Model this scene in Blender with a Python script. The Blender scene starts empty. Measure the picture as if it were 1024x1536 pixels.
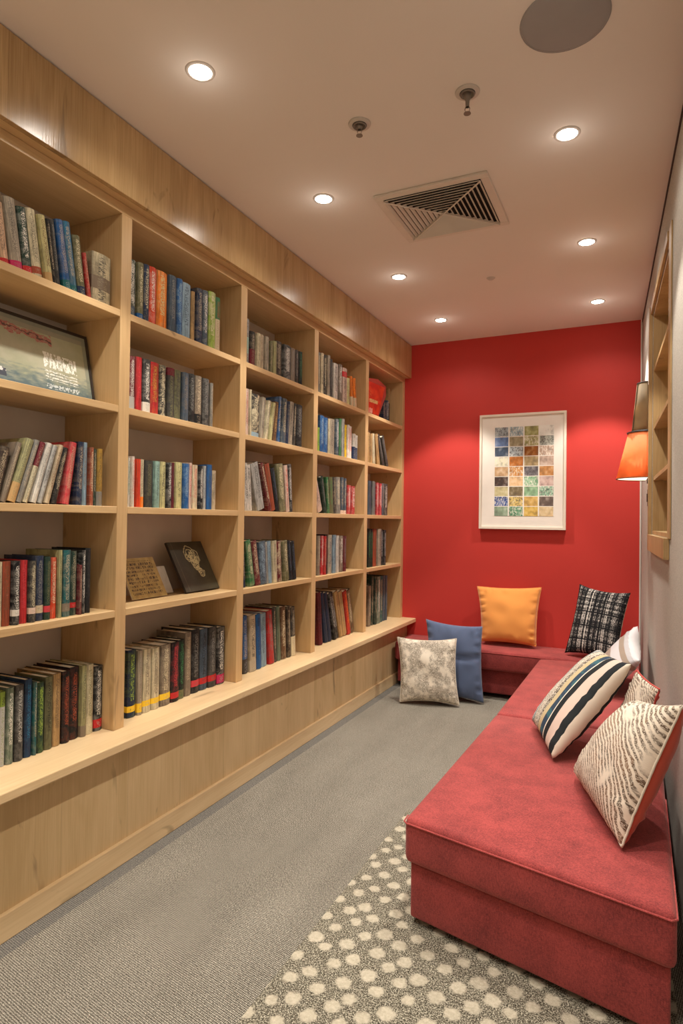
import bpy, bmesh, math, random
from mathutils import Vector, Matrix, noise
R = random.Random(7)
sc = bpy.context.scene
COL = sc.collection
PI = math.pi

def lin(c):
    return tuple((x/255/12.92) if x/255 <= .04045 else ((x/255+.055)/1.055)**2.4 for x in c)

# ------------------------------------------------------------------ materials
class NT:
    def __init__(s, name):
        s.m = bpy.data.materials.new(name); s.m.use_nodes = True
        s.t = s.m.node_tree; s.b = s.t.nodes['Principled BSDF']
    def n(s, typ, **kw):
        nd = s.t.nodes.new(typ)
        for k, v in kw.items():
            if k.startswith('i_'):
                key = k[2:]
                key = int(key) if key.isdigit() else key.replace('_', ' ')
                if isinstance(v, bpy.types.NodeSocket): s.t.links.new(v, nd.inputs[key])
                else: nd.inputs[key].default_value = v
            else: setattr(nd, k, v)
        return nd
    def link(s, a, b): s.t.links.new(a, b)
    def math(s, op, a, b=None, c=None, clamp=False):
        nd = s.t.nodes.new('ShaderNodeMath'); nd.operation = op; nd.use_clamp = clamp
        for i, v in enumerate((a, b, c)):
            if v is None: continue
            if isinstance(v, bpy.types.NodeSocket): s.t.links.new(v, nd.inputs[i])
            else: nd.inputs[i].default_value = v
        return nd.outputs[0]
    def mix(s, f, a, b, mode='MIX'):
        nd = s.t.nodes.new('ShaderNodeMix'); nd.data_type = 'RGBA'; nd.blend_type = mode
        for i, v in ((0, f), (6, a), (7, b)):
            if isinstance(v, bpy.types.NodeSocket): s.t.links.new(v, nd.inputs[i])
            elif i == 0: nd.inputs[0].default_value = v
            else: nd.inputs[i].default_value = (*v[:3], 1)
        return nd.outputs[2]
    def coord(s, kind='Object', scale=(1,1,1), loc=(0,0,0), rot=(0,0,0)):
        tc = s.t.nodes.new('ShaderNodeTexCoord')
        mp = s.n('ShaderNodeMapping'); s.link(tc.outputs[kind], mp.inputs[0])
        mp.inputs['Scale'].default_value = scale; mp.inputs['Location'].default_value = loc
        mp.inputs['Rotation'].default_value = rot
        return mp.outputs[0]
    def noise(s, vec, scale=5, detail=4, rough=.5, dist=0):
        nd = s.n('ShaderNodeTexNoise', i_Scale=scale, i_Detail=detail, i_Roughness=rough, i_Distortion=dist)
        s.link(vec, nd.inputs['Vector']); return nd.outputs['Fac']
    def ramp(s, f, stops, interp='LINEAR'):
        nd = s.n('ShaderNodeValToRGB'); s.link(f, nd.inputs[0]); cr = nd.color_ramp; cr.interpolation = interp
        while len(cr.elements) < len(stops): cr.elements.new(.5)
        for e, (p, c) in zip(cr.elements, stops):
            e.position = p; e.color = (*c, 1) if len(c) == 3 else c
        return nd.outputs[0]
    def step(s, f, lo, hi):
        nd = s.n('ShaderNodeMapRange', i_1=lo, i_2=hi); s.link(f, nd.inputs[0]); return nd.outputs[0]
    def bump(s, h, strength=.3, dist=.002):
        nd = s.n('ShaderNodeBump', i_Strength=strength, i_Distance=dist); s.link(h, nd.inputs['Height'])
        s.link(nd.outputs[0], s.b.inputs['Normal'])
    def base(s, c, rough=.6, spec=.5, **kw):
        if isinstance(c, bpy.types.NodeSocket): s.link(c, s.b.inputs['Base Color'])
        else: s.b.inputs['Base Color'].default_value = (*c, 1)
        s.b.inputs['Roughness'].default_value = rough
        s.b.inputs['Specular IOR Level'].default_value = spec
        for k, v in kw.items(): s.b.inputs[k].default_value = v
        return s.m

M = {}
def plain(name, rgb, rough=.6, spec=.4, **kw):
    t = NT(name); co = t.coord('Object')
    n = t.noise(co, 14, 3)
    c = lin(rgb)
    M[name] = t.base(t.mix(n, [x*.93 for x in c], [min(1, x*1.05) for x in c]), rough, spec, **kw)
    return M[name]

def wood(name, grain='Z', bmp=.12, light=(214,182,134), dark=(186,152,106), rough=.42, planks=None, spec=.45):
    """pale oak; grain runs along the given axis; planks = (axis, width)"""
    t = NT(name)
    tc = t.n('ShaderNodeTexCoord'); P = tc.outputs['Object']
    sep = t.n('ShaderNodeSeparateXYZ'); t.link(P, sep.inputs[0])
    off = None
    if planks:
        ax, w = planks
        cell = t.math('FLOOR', t.math('DIVIDE', sep.outputs[ax], w))
        wn = t.n('ShaderNodeTexWhiteNoise', noise_dimensions='1D'); t.link(cell, wn.inputs['W'])
        off = wn.outputs['Value']
        cb = t.n('ShaderNodeCombineXYZ')
        for i in range(3): t.link(t.math('MULTIPLY', off, 7.3+i*3), cb.inputs[i])
        va = t.n('ShaderNodeVectorMath', operation='ADD'); t.link(P, va.inputs[0]); t.link(cb.outputs[0], va.inputs[1])
        P = va.outputs[0]
    def sc_(lo, hi):
        s = [hi]*3; s['XYZ'.index(grain)] = lo
        mp = t.n('ShaderNodeMapping'); t.link(P, mp.inputs[0]); mp.inputs['Scale'].default_value = s
        return mp.outputs[0]
    fine = t.noise(sc_(3.5, 110), 1.6, 6, .6)
    mid = t.noise(sc_(.7, 6), 1.3, 3, .5, .8)
    flame = t.noise(sc_(1.1, 4.2), 1.0, 2, .35, .5)
    rings = t.math('SINE', t.math('MULTIPLY', flame, 60))
    f = t.math('ADD', t.math('MULTIPLY', fine, .5), t.math('MULTIPLY', mid, .5))
    f = t.math('ADD', f, t.math('MULTIPLY', rings, .03))
    if off is not None: f = t.math('ADD', f, t.math('MULTIPLY', t.math('SUBTRACT', off, .5), .2))
    c = t.ramp(f, [(.3, lin(dark)), (.52, lin([(a+b)/2+2 for a, b in zip(light, dark)])), (.72, lin(light))])
    kn = t.noise(sc_(2.2, 6), 1.2, 3, .55, 1.5)
    c = t.mix(t.math('MULTIPLY', t.step(kn, .66, .74), .7), c, lin([x*.72 for x in dark]))
    if planks:
        fr = t.math('FRACT', t.math('DIVIDE', sep.outputs[planks[0]], planks[1]))
        edge = t.math('LESS_THAN', fr, .006)
        c = t.mix(t.math('MULTIPLY', edge, .35), c, lin([x*.6 for x in dark]))
    t.bump(fine, bmp, .0006)
    M[name] = t.base(c, rough, spec)
    return M[name]

wood('oak_upright', 'Z')
wood('oak_shelf', 'Y', light=(216,186,138), dark=(190,156,110))
wood('oak_counter', 'Y', light=(224,198,156), dark=(202,172,128), rough=.38)
wood('oak_fascia', 'Z', bmp=.55, light=(200,168,120), dark=(158,126,82), rough=.24, planks=('Y', .306), spec=.8)
wood('oak_panel', 'Z', light=(216,188,144), dark=(188,158,112), rough=.45, planks=('Y', .295))
wood('oak_niche', 'Z', light=(194,164,116), dark=(154,124,80), rough=.45)
plain('plaster_back', (204,192,180), .8)
plain('page_paper', (226,214,188), .85)

def red_wall():
    t = NT('red_paint'); n = t.noise(t.coord('Object'), 220, 2)
    t.bump(n, .08, .001)
    M['red_paint'] = t.base(t.mix(n, lin((190,56,50)), lin((198,62,55))), .62, .3)
red_wall()
def ceiling_mat():
    t = NT('ceiling_paint'); n = t.noise(t.coord('Object'), 3, 3)
    M['ceiling_paint'] = t.base(t.mix(n, lin((222,213,204)), lin((227,218,210))), .85, .2)
ceiling_mat()
def fabric_wall():
    t = NT('grey_wallcovering')
    a = t.noise(t.coord('Object', (1, 40, 260)), 2.4, 4, .6); b = t.noise(t.coord('Object', (1, 260, 50)), 2.0, 4, .6)
    f = t.math('MULTIPLY', t.math('ADD', a, b), .5)
    t.bump(f, .4, .001)
    M['grey_wallcovering'] = t.base(t.ramp(f, [(.35, lin((150,144,134))), (.62, lin((202,197,186)))]), .85, .2)
fabric_wall()
def carpet():
    t = NT('grey_carpet')
    co = t.coord('Object', (1, 1, 1), rot=(0, 0, .18))
    w1 = t.n('ShaderNodeTexWave', wave_type='BANDS', bands_direction='X', i_Scale=62, i_Distortion=2.2, i_Detail=2, i_Detail_Scale=3); t.link(co, w1.inputs[0])
    w2 = t.n('ShaderNodeTexWave', wave_type='BANDS', bands_direction='Y', i_Scale=50, i_Distortion=2.6, i_Detail=2, i_Detail_Scale=3); t.link(co, w2.inputs[0])
    weave = t.math('MULTIPLY', w1.outputs['Fac'], w2.outputs['Fac'])
    n = t.noise(co, 190, 3, .7); big = t.noise(t.coord('Object', (1.6, .5, 1)), 5, 3)
    f = t.math('ADD', t.math('MULTIPLY', weave, .45), t.math('MULTIPLY', n, .6))
    f = t.math('ADD', f, t.math('MULTIPLY', t.math('SUBTRACT', big, .5), .1))
    t.bump(f, .6, .004)
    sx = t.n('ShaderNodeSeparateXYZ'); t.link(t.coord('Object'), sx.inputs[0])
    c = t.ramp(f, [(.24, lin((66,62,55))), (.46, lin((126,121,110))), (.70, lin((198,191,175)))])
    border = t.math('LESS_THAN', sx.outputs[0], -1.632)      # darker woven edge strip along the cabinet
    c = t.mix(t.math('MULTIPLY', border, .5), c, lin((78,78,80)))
    M['grey_carpet'] = t.base(c, .95, .1)
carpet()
def rug():
    t = NT('dotted_rug')
    co = t.coord('Object')
    wob = t.n('ShaderNodeTexNoise', i_Scale=75, i_Detail=3); t.link(co, wob.inputs['Vector'])
    vm = t.n('ShaderNodeVectorMath', operation='SCALE'); vm.inputs['Scale'].default_value = .022
    vs = t.n('ShaderNodeVectorMath', operation='SUBTRACT'); t.link(wob.outputs['Color'], vs.inputs[0]); vs.inputs[1].default_value = (.5,.5,.5)
    t.link(vs.outputs[0], vm.inputs[0])
    va = t.n('ShaderNodeVectorMath', operation='ADD'); t.link(co, va.inputs[0]); t.link(vm.outputs[0], va.inputs[1])
    mp = t.n('ShaderNodeMapping'); t.link(va.outputs[0], mp.inputs[0]); mp.inputs['Rotation'].default_value = (0,0,.72); mp.inputs['Scale'].default_value = (1,1,0)
    vo = t.n('ShaderNodeTexVoronoi', feature='F1', voronoi_dimensions='2D', i_Scale=14.6, i_Randomness=.34); t.link(mp.outputs[0], vo.inputs['Vector'])
    sepc = t.n('ShaderNodeSeparateColor'); t.link(vo.outputs['Color'], sepc.inputs[0])
    rad = t.math('ADD', t.math('MULTIPLY', sepc.outputs[0], .11), .25)
    dot = t.step(t.math('SUBTRACT', rad, vo.outputs['Distance']), -.06, .06)
    n = t.noise(co, 260, 3, .75); n2 = t.noise(co, 120, 2, .6)
    bg = t.ramp(n, [(.38, lin((44,40,33))), (.5, lin((104,98,84))), (.62, lin((196,190,170)))])
    dt = t.mix(n2, lin((150,142,122)), lin((212,203,182)))
    c = t.mix(dot, bg, dt)
    h = t.math('ADD', t.math('MULTIPLY', dot, .7), t.math('MULTIPLY', n, .8))
    t.bump(h, .8, .006)
    M['dotted_rug'] = t.base(c, .95, .1)
rug()
def red_fabric(name, a, b):
    t = NT(name)
    co = t.coord('Object')
    w = t.noise(t.coord('Object', (1, 1, 3.5)), 190, 3, .7); s = t.noise(t.coord('Object', (3, 3, 1)), 110, 3, .6)
    big = t.noise(co, 9, 4, .6)
    f = t.math('ADD', t.math('MULTIPLY', w, .5), t.math('MULTIPLY', s, .35)); f = t.math('ADD', f, t.math('MULTIPLY', big, .34))
    t.bump(f, .35, .0015)
    M[name] = t.base(t.ramp(f, [(.42, lin(a)), (.74, lin(b))]), .85, .25)
    t.b.inputs['Sheen Weight'].default_value = .25; t.b.inputs['Sheen Roughness'].default_value = .5
    t.b.inputs['Sheen Tint'].default_value = (1, .6, .55, 1)
red_fabric('red_upholstery', (94,34,36), (172,72,69))
red_fabric('red_seam', (120,34,36), (186,84,80))
red_fabric('red_velvet', (150,44,34), (180,62,48))
plain('dark_foot', (74,44,30), .5)
plain('metal_white', (196,186,176), .5)
plain('sprinkler_metal', (132,122,112), .45, .5, Metallic=.3)
plain('painted_cove_shadow', (64,46,40), .8)
plain('vent_paint', (214,204,192), .5)
plain('vent_shade_black', (26,22,20), .9)
plain('speaker_mesh', (152,148,147), .7)
plain('chrome', (170,165,158), .25, .5, Metallic=.9)
plain('dark_metal', (48,46,46), .4)
plain('black_gap', (20,16,14), .9)
plain('white_trim', (216,212,204), .5)
plain('frame_white', (226,216,200), .4)
plain('mat_board', (232,226,216), .9)
plain('wood_dark_edge', (46,38,32), .5)

def emis(name, col, s):
    t = NT(name); t.b.inputs['Base Color'].default_value = (*col, 1)
    t.b.inputs['Emission Color'].default_value = (*col, 1); t.b.inputs['Emission Strength'].default_value = s
    M[name] = t.m
emis('lamp_lens', (1, .93, .82), 22)
emis('lit_inside_glow', (1,.84,.6), 1.1)
emis('bulb_glow', (1, .78, .5), 9)
def shade(name, rgb, tr):
    t = NT(name); n = t.noise(t.coord('Object', (1,1,6)), 150, 2)
    c = lin(rgb); t.base(t.mix(n, [x*.92 for x in c], c), .8, .2)
    tl = t.n('ShaderNodeBsdfTranslucent'); tl.inputs[0].default_value = (*c, 1)
    ms = t.n('ShaderNodeMixShader', i_0=tr); out = t.t.nodes['Material Output']
    t.link(t.b.outputs[0], ms.inputs[1]); t.link(tl.outputs[0], ms.inputs[2]); t.link(ms.outputs[0], out.inputs[0])
    M[name] = t.m
shade('orange_shade', (240,166,112), .5)
shade('taupe_shade', (176,158,130), .5)

def vcol(name, rough=.6, tex=.15, spec=.4, coat=0):
    t = NT(name)
    at = t.n('ShaderNodeAttribute', attribute_name='Col')
    n = t.noise(t.coord('Object'), 60, 4, .6)
    c = t.mix(t.math('MULTIPLY', n, tex), at.outputs['Color'], (.9,.9,.85), 'SOFT_LIGHT')
    M[name] = t.base(c, rough, spec); t.b.inputs['Coat Weight'].default_value = coat; t.b.inputs['Coat Roughness'].default_value = .12
vcol('painted_print', .8, .4)
vcol('glazed_print', .5, .3, .5, .5)
vcol('cover_print', .45, .3, .5)

def book_material():
    t = NT('book_cover')
    def oa(nm): return t.n('ShaderNodeAttribute', attribute_type='OBJECT', attribute_name=nm).outputs
    cb, ct, cd = oa('colour_base')['Color'], oa('colour_text')['Color'], oa('colour_band')['Color']
    pr = t.n('ShaderNodeSeparateXYZ'); t.link(oa('band_range')['Vector'], pr.inputs[0])   # lo, hi, seed
    p2 = t.n('ShaderNodeSeparateXYZ'); t.link(oa('print_style')['Vector'], p2.inputs[0])  # density, pattern, lo
    uv = t.n('ShaderNodeUVMap', uv_map='UVMap'); su = t.n('ShaderNodeSeparateXYZ'); t.link(uv.outputs[0], su.inputs[0])
    u, v = su.outputs[0], su.outputs[1]
    seed = pr.outputs[2]
    # big mottled colour patches for illustrated jackets
    cb3 = t.n('ShaderNodeCombineXYZ'); t.link(t.math('MULTIPLY', u, .9), cb3.inputs[0]); t.link(t.math('MULTIPLY', v, 5), cb3.inputs[1]); t.link(seed, cb3.inputs[2])
    pat = t.noise(cb3.outputs[0], 1.6, 6, .7, .8)
    base = t.mix(t.math('MULTIPLY', t.step(pat, .46, .6), p2.outputs[1]), cb, ct)
    # rows of letter-like marks running up the spine
    def marks(su_, sv_, th, ulo, uhi, vlo, vhi, sd):
        c = t.n('ShaderNodeCombineXYZ')
        t.link(t.math('MULTIPLY', u, su_), c.inputs[0]); t.link(t.math('MULTIPLY', v, sv_), c.inputs[1]); t.link(t.math('ADD', seed, sd), c.inputs[2])
        n = t.noise(c.outputs[0], 1, 1, .5)
        m = t.math('GREATER_THAN', n, th)
        for a, op, b in ((u, 'GREATER_THAN', ulo), (u, 'LESS_THAN', uhi), (v, 'GREATER_THAN', vlo), (v, 'LESS_THAN', vhi)):
            m = t.math('MULTIPLY', m, t.math(op, a, b))
        return m
    m1 = marks(8, 105, .52, .3, .72, p2.outputs[2], .93, 3)
    m2 = marks(16, 170, .6, .16, .36, .3, .8, 9)
    m = t.math('MAXIMUM', m1, t.math('MULTIPLY', m2, .7))
    m = t.math('MULTIPLY', m, t.math('MULTIPLY', p2.outputs[0], .85))
    # fine vertical rules and a dark joint at each edge of the spine
    cv = t.n('ShaderNodeCombineXYZ'); t.link(t.math('MULTIPLY', u, 5), cv.inputs[0]); t.link(t.math('MULTIPLY', v, 1.5), cv.inputs[1]); t.link(seed, cv.inputs[2])
    rl = t.step(t.noise(cv.outputs[0], 1.6, 3, .7), .42, .60)
    base = t.mix(t.math('MULTIPLY', rl, .42), base, (.018, .017, .016))
    ed = t.math('GREATER_THAN', t.math('ABSOLUTE', t.math('SUBTRACT', u, .5)), .43)
    base = t.mix(t.math('MULTIPLY', ed, .45), base, (.02, .018, .016))
    c = t.mix(m, base, ct)
    inb = t.math('MULTIPLY', t.math('GREATER_THAN', v, pr.outputs[0]), t.math('LESS_THAN', v, pr.outputs[1]))
    c = t.mix(inb, c, cd)
    m3 = marks(9, 70, .55, .25, .78, t.math('ADD', pr.outputs[0], .02), t.math('SUBTRACT', pr.outputs[1], .03), 17)
    c = t.mix(t.math('MULTIPLY', m3, .6), c, t.mix(.5, ct, cb))
    w = t.noise(t.coord('Object'), 90, 4, .65)
    c = t.mix(t.math('MULTIPLY', t.step(w, .55, .75), .07), c, (.75,.7,.6))
    M['book_cover'] = t.base(c, .5, .22)
book_material()

def pillow_mats():
    def uvn(t):
        uv = t.n('ShaderNodeUVMap', uv_map='UVMap'); s = t.n('ShaderNodeSeparateXYZ'); t.link(uv.outputs[0], s.inputs[0])
        return uv.outputs[0], s.outputs[0], s.outputs[1]
    def weave(t, uv, k=1.0, st=.4):
        n = t.noise(uv, 170*k, 3, .7); t.bump(n, st, .002); return n
    # plain cloths
    for nm, rgb in (('orange_cloth', (226,150,74)), ('blue_cloth', (88,102,132)), ('red_piped_cloth', (196,70,58)), ('cream_cloth', (214,204,186)), ('terracotta_cloth', (186,76,54)), ('white_cloth', (208,206,204))):
        t = NT(nm); uv, u, v = uvn(t); n = weave(t, uv, 1.2, .3); c = lin(rgb)
        M[nm] = t.base(t.mix(n, [x*.78 for x in c], [min(1, x*1.14) for x in c]), .85, .2)
        t.b.inputs['Sheen Weight'].default_value = .3
    # cream with brown scribbles
    t = NT('scribble_cloth'); uv, u, v = uvn(t); weave(t, uv)
    a = t.noise(uv, 17, 5, .68, 2.6); l1 = t.math('LESS_THAN', t.math('ABSOLUTE', t.math('SUBTRACT', a, .5)), .034)
    b = t.noise(uv, 30, 4, .7, 1.6); l2 = t.math('LESS_THAN', t.math('ABSOLUTE', t.math('SUBTRACT', b, .47)), .045)
    den = t.noise(uv, 5, 4, .6)
    k = t.math('MULTIPLY', t.math('MAXIMUM', l1, l2), t.step(den, .40, .52))
    fine = t.step(t.noise(uv, 95, 3, .7), .5, .62)
    k = t.math('MULTIPLY', k, t.math('ADD', t.math('MULTIPLY', fine, .4), .6))
    M['scribble_cloth'] = t.base(t.mix(k, lin((226,216,198)), lin((60,48,34))), .9, .15)
    # black and white plaid boucle
    t = NT('plaid_boucle'); uv, u, v = uvn(t)
    def lines(x, fr, sd):
        c = t.n('ShaderNodeCombineXYZ'); t.link(t.math('MULTIPLY', x, fr), c.inputs[0]); c.inputs[1].default_value = sd
        return t.noise(c.outputs[0], 1, 2, .6)
    gx = lines(u, 34, 1.3); gy = lines(v, 26, 7.7)
    cx = t.n('ShaderNodeCombineXYZ'); t.link(t.math('MULTIPLY', u, 60), cx.inputs[0]); t.link(t.math('MULTIPLY', v, 22), cx.inputs[1])
    tx = t.noise(cx.outputs[0], 1.4, 3, .7); fn = t.noise(uv, 120, 3, .7)
    f = t.math('ADD', t.math('MULTIPLY', gx, .75), t.math('MULTIPLY', gy, .35)); f = t.math('ADD', f, t.math('MULTIPLY', tx, .55)); f = t.math('ADD', f, t.math('MULTIPLY', fn, .42)); f = t.math('MULTIPLY', f, .98)
    band = t.math('LESS_THAN', t.math('FRACT', t.math('MULTIPLY', v, 5.0)), .1)
    f = t.math('SUBTRACT', f, t.math('MULTIPLY', band, .13))
    t.bump(f, .7, .004)
    M['plaid_boucle'] = t.base(t.ramp(t.math('MULTIPLY', f, .8), [(.80, lin((30,30,32))), (.86, lin((80,78,76))), (.92, lin((208,202,194)))]), .95, .1)
    # broad stripes
    t = NT('striped_cloth'); uv, u, v = uvn(t); weave(t, uv, .8)
    sk = t.noise(uv, 26, 5, .7, 1.8); ln = t.math('LESS_THAN', t.math('ABSOLUTE', t.math('SUBTRACT', sk, .5)), .03)
    w = t.math('ADD', u, t.math('MULTIPLY', t.math('SUBTRACT', t.noise(uv, 3, 2), .5), .03))
    cr, tn, nv, bk, pk = lin((222,212,194)), lin((196,178,140)), lin((52,70,88)), lin((38,42,44)), lin((212,190,176))
    stripes = t.ramp(w, [(0, lin((206,206,202))), (.16, lin((158,176,176))), (.2, cr), (.30, cr), (.47, tn), (.57, nv), (.67, cr), (.69, bk), (.78, pk), (.905, bk), (.975, cr)], 'CONSTANT')
    zone = t.math('LESS_THAN', w, .47)
    dash = t.math('MULTIPLY', t.math('GREATER_THAN', w, .40), t.math('LESS_THAN', w, .47))
    k = t.math('MULTIPLY', zone, ln)
    chk = t.math('MULTIPLY', dash, t.math('GREATER_THAN', t.noise(uv, 60, 2), .5))
    c = t.mix(t.math('MAXIMUM', k, chk), stripes, lin((78,66,58)))
    tq = t.math('MULTIPLY', t.math('GREATER_THAN', w, .57), t.math('LESS_THAN', w, .67))
    c = t.mix(t.math('MULTIPLY', tq, t.math('GREATER_THAN', t.noise(uv, 11, 2), .56)), c, lin((58,98,108)))
    M['striped_cloth'] = t.base(c, .8, .2)
    # sweeping feather-like strokes
    t = NT('swirl_cloth'); uv, u, v = uvn(t)
    mp = t.n('ShaderNodeMapping'); t.link(uv, mp.inputs[0]); mp.inputs['Location'].default_value = (-.05, .25, 0)
    wv = t.n('ShaderNodeTexWave', wave_type='RINGS', rings_direction='Z', i_Scale=8.5, i_Distortion=8, i_Detail=5, i_Detail_Scale=.55, i_Detail_Roughness=.6); t.link(mp.outputs[0], wv.inputs[0])
    fine = t.noise(uv, 110, 3, .75); den = t.noise(uv, 4.2, 3, .5, 1.0)
    k = t.math('MULTIPLY', t.step(wv.outputs['Fac'], .25, .6), t.step(den, .30, .44))
    k = t.math('MULTIPLY', k, t.step(fine, .38, .52))
    c = t.mix(k, lin((226,214,196)), t.mix(t.step(den, .45, .62), lin((92,80,68)), lin((124,92,66))))
    n = t.noise(uv, 150, 3, .7); t.bump(n, .5, .002)
    M['swirl_cloth'] = t.base(c, .9, .15)
    # satin grey stripes
    t = NT('satin_stripe'); uv, u, v = uvn(t)
    M['satin_stripe'] = t.base(t.ramp(v, [(0, lin((176,172,168))), (.28, lin((206,206,208))), (.42, lin((136,120,100))), (.56, lin((196,196,198))), (.74, lin((142,128,110))), (.84, lin((176,176,178))), (.92, lin((206,206,208)))], 'CONSTANT'), .5, .4)
    t.b.inputs['Sheen Weight'].default_value = .4
pillow_mats()

# ------------------------------------------------------------------ helpers
def tag(o, label=None, cat=None, group=None, kind=None):
    if label: o['label'] = label
    if cat: o['category'] = cat
    if group: o['group'] = group
    if kind: o['kind'] = kind
    return o
def thing(name, loc, label, cat, group=None):
    o = bpy.data.objects.new(name, None); COL.objects.link(o); o.location = loc; o.empty_display_size = .05
    return tag(o, label, cat, group)
def obj(name, bm, mat, parent=None, smooth=False, world=False):
    """link a bmesh as one mesh object; with world=True the shape is given in world coordinates"""
    me = bpy.data.meshes.new(name); bmesh.ops.recalc_face_normals(bm, faces=bm.faces); bm.to_mesh(me); bm.free()
    for m in (mat if isinstance(mat, (list, tuple)) else [mat]): me.materials.append(M[m] if isinstance(m, str) else m)
    if smooth:
        for p in me.polygons: p.use_smooth = True
    o = bpy.data.objects.new(name, me); COL.objects.link(o)
    if parent:
        o.parent = parent
        if world: o.matrix_parent_inverse = Matrix.Translation(parent.location).inverted()
    return o
def box(bm, a, b, bev=0, seg=2):
    x0, y0, z0 = a; x1, y1, z1 = b
    vs = [bm.verts.new(p) for p in ((x0,y0,z0),(x1,y0,z0),(x1,y1,z0),(x0,y1,z0),(x0,y0,z1),(x1,y0,z1),(x1,y1,z1),(x0,y1,z1))]
    fs = [bm.faces.new([vs[i] for i in q]) for q in ((0,3,2,1),(4,5,6,7),(0,1,5,4),(1,2,6,5),(2,3,7,6),(3,0,4,7))]
    if bev: bmesh.ops.bevel(bm, geom=list({e for f in fs for e in f.edges}), offset=bev, segments=seg, affect='EDGES', profile=.5)
    return bm
def BX(a, b, bev=0, seg=2): return box(bmesh.new(), a, b, bev, seg)
def prism(bm, poly, z0, z1, bev=0, seg=3):
    lo = [bm.verts.new((x, y, z0)) for x, y in poly]; hi = [bm.verts.new((x, y, z1)) for x, y in poly]
    n = len(poly); fs = [bm.faces.new(list(reversed(lo))), bm.faces.new(hi)]
    for i in range(n): fs.append(bm.faces.new((lo[i], lo[(i+1) % n], hi[(i+1) % n], hi[i])))
    if bev: bmesh.ops.bevel(bm, geom=list({e for f in fs for e in f.edges}), offset=bev, segments=seg, affect='EDGES', profile=.5)
    return bm
def lathe(bm, prof, seg=32, cx=0, cy=0, a0=0, a1=2*PI, close=True):
    full = abs(a1-a0-2*PI) < 1e-4; n = seg if full else seg+1; rings = []
    for r, z in prof:
        rings.append([bm.verts.new((cx+r*math.cos(a0+(a1-a0)*i/seg), cy+r*math.sin(a0+(a1-a0)*i/seg), z)) for i in range(n)])
    for a, b in zip(rings, rings[1:]):
        for i in range(seg):
            j = (i+1) % n; bm.faces.new((a[i], a[j], b[j], b[i]))
    return bm
def tube(bm, pts, r, seg=8):
    pts = [Vector(p) for p in pts]; rings = []
    for i, p in enumerate(pts):
        d = (pts[min(i+1, len(pts)-1)]-pts[max(i-1, 0)]).normalized()
        s = d.cross(Vector((0,0,1)));
        if s.length < 1e-3: s = d.cross(Vector((0,1,0)))
        s.normalize(); t = s.cross(d)
        rings.append([bm.verts.new(p+s*r*math.cos(2*PI*k/seg)+t*r*math.sin(2*PI*k/seg)) for k in range(seg)])
    for a, b in zip(rings, rings[1:]):
        for k in range(seg): bm.faces.new((a[k], a[(k+1) % seg], b[(k+1) % seg], b[k]))
    bm.faces.new(list(reversed(rings[0]))); bm.faces.new(rings[-1])
    return bm
def struct(name, bm, mat): return tag(obj(name, bm, mat), kind='structure')
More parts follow.
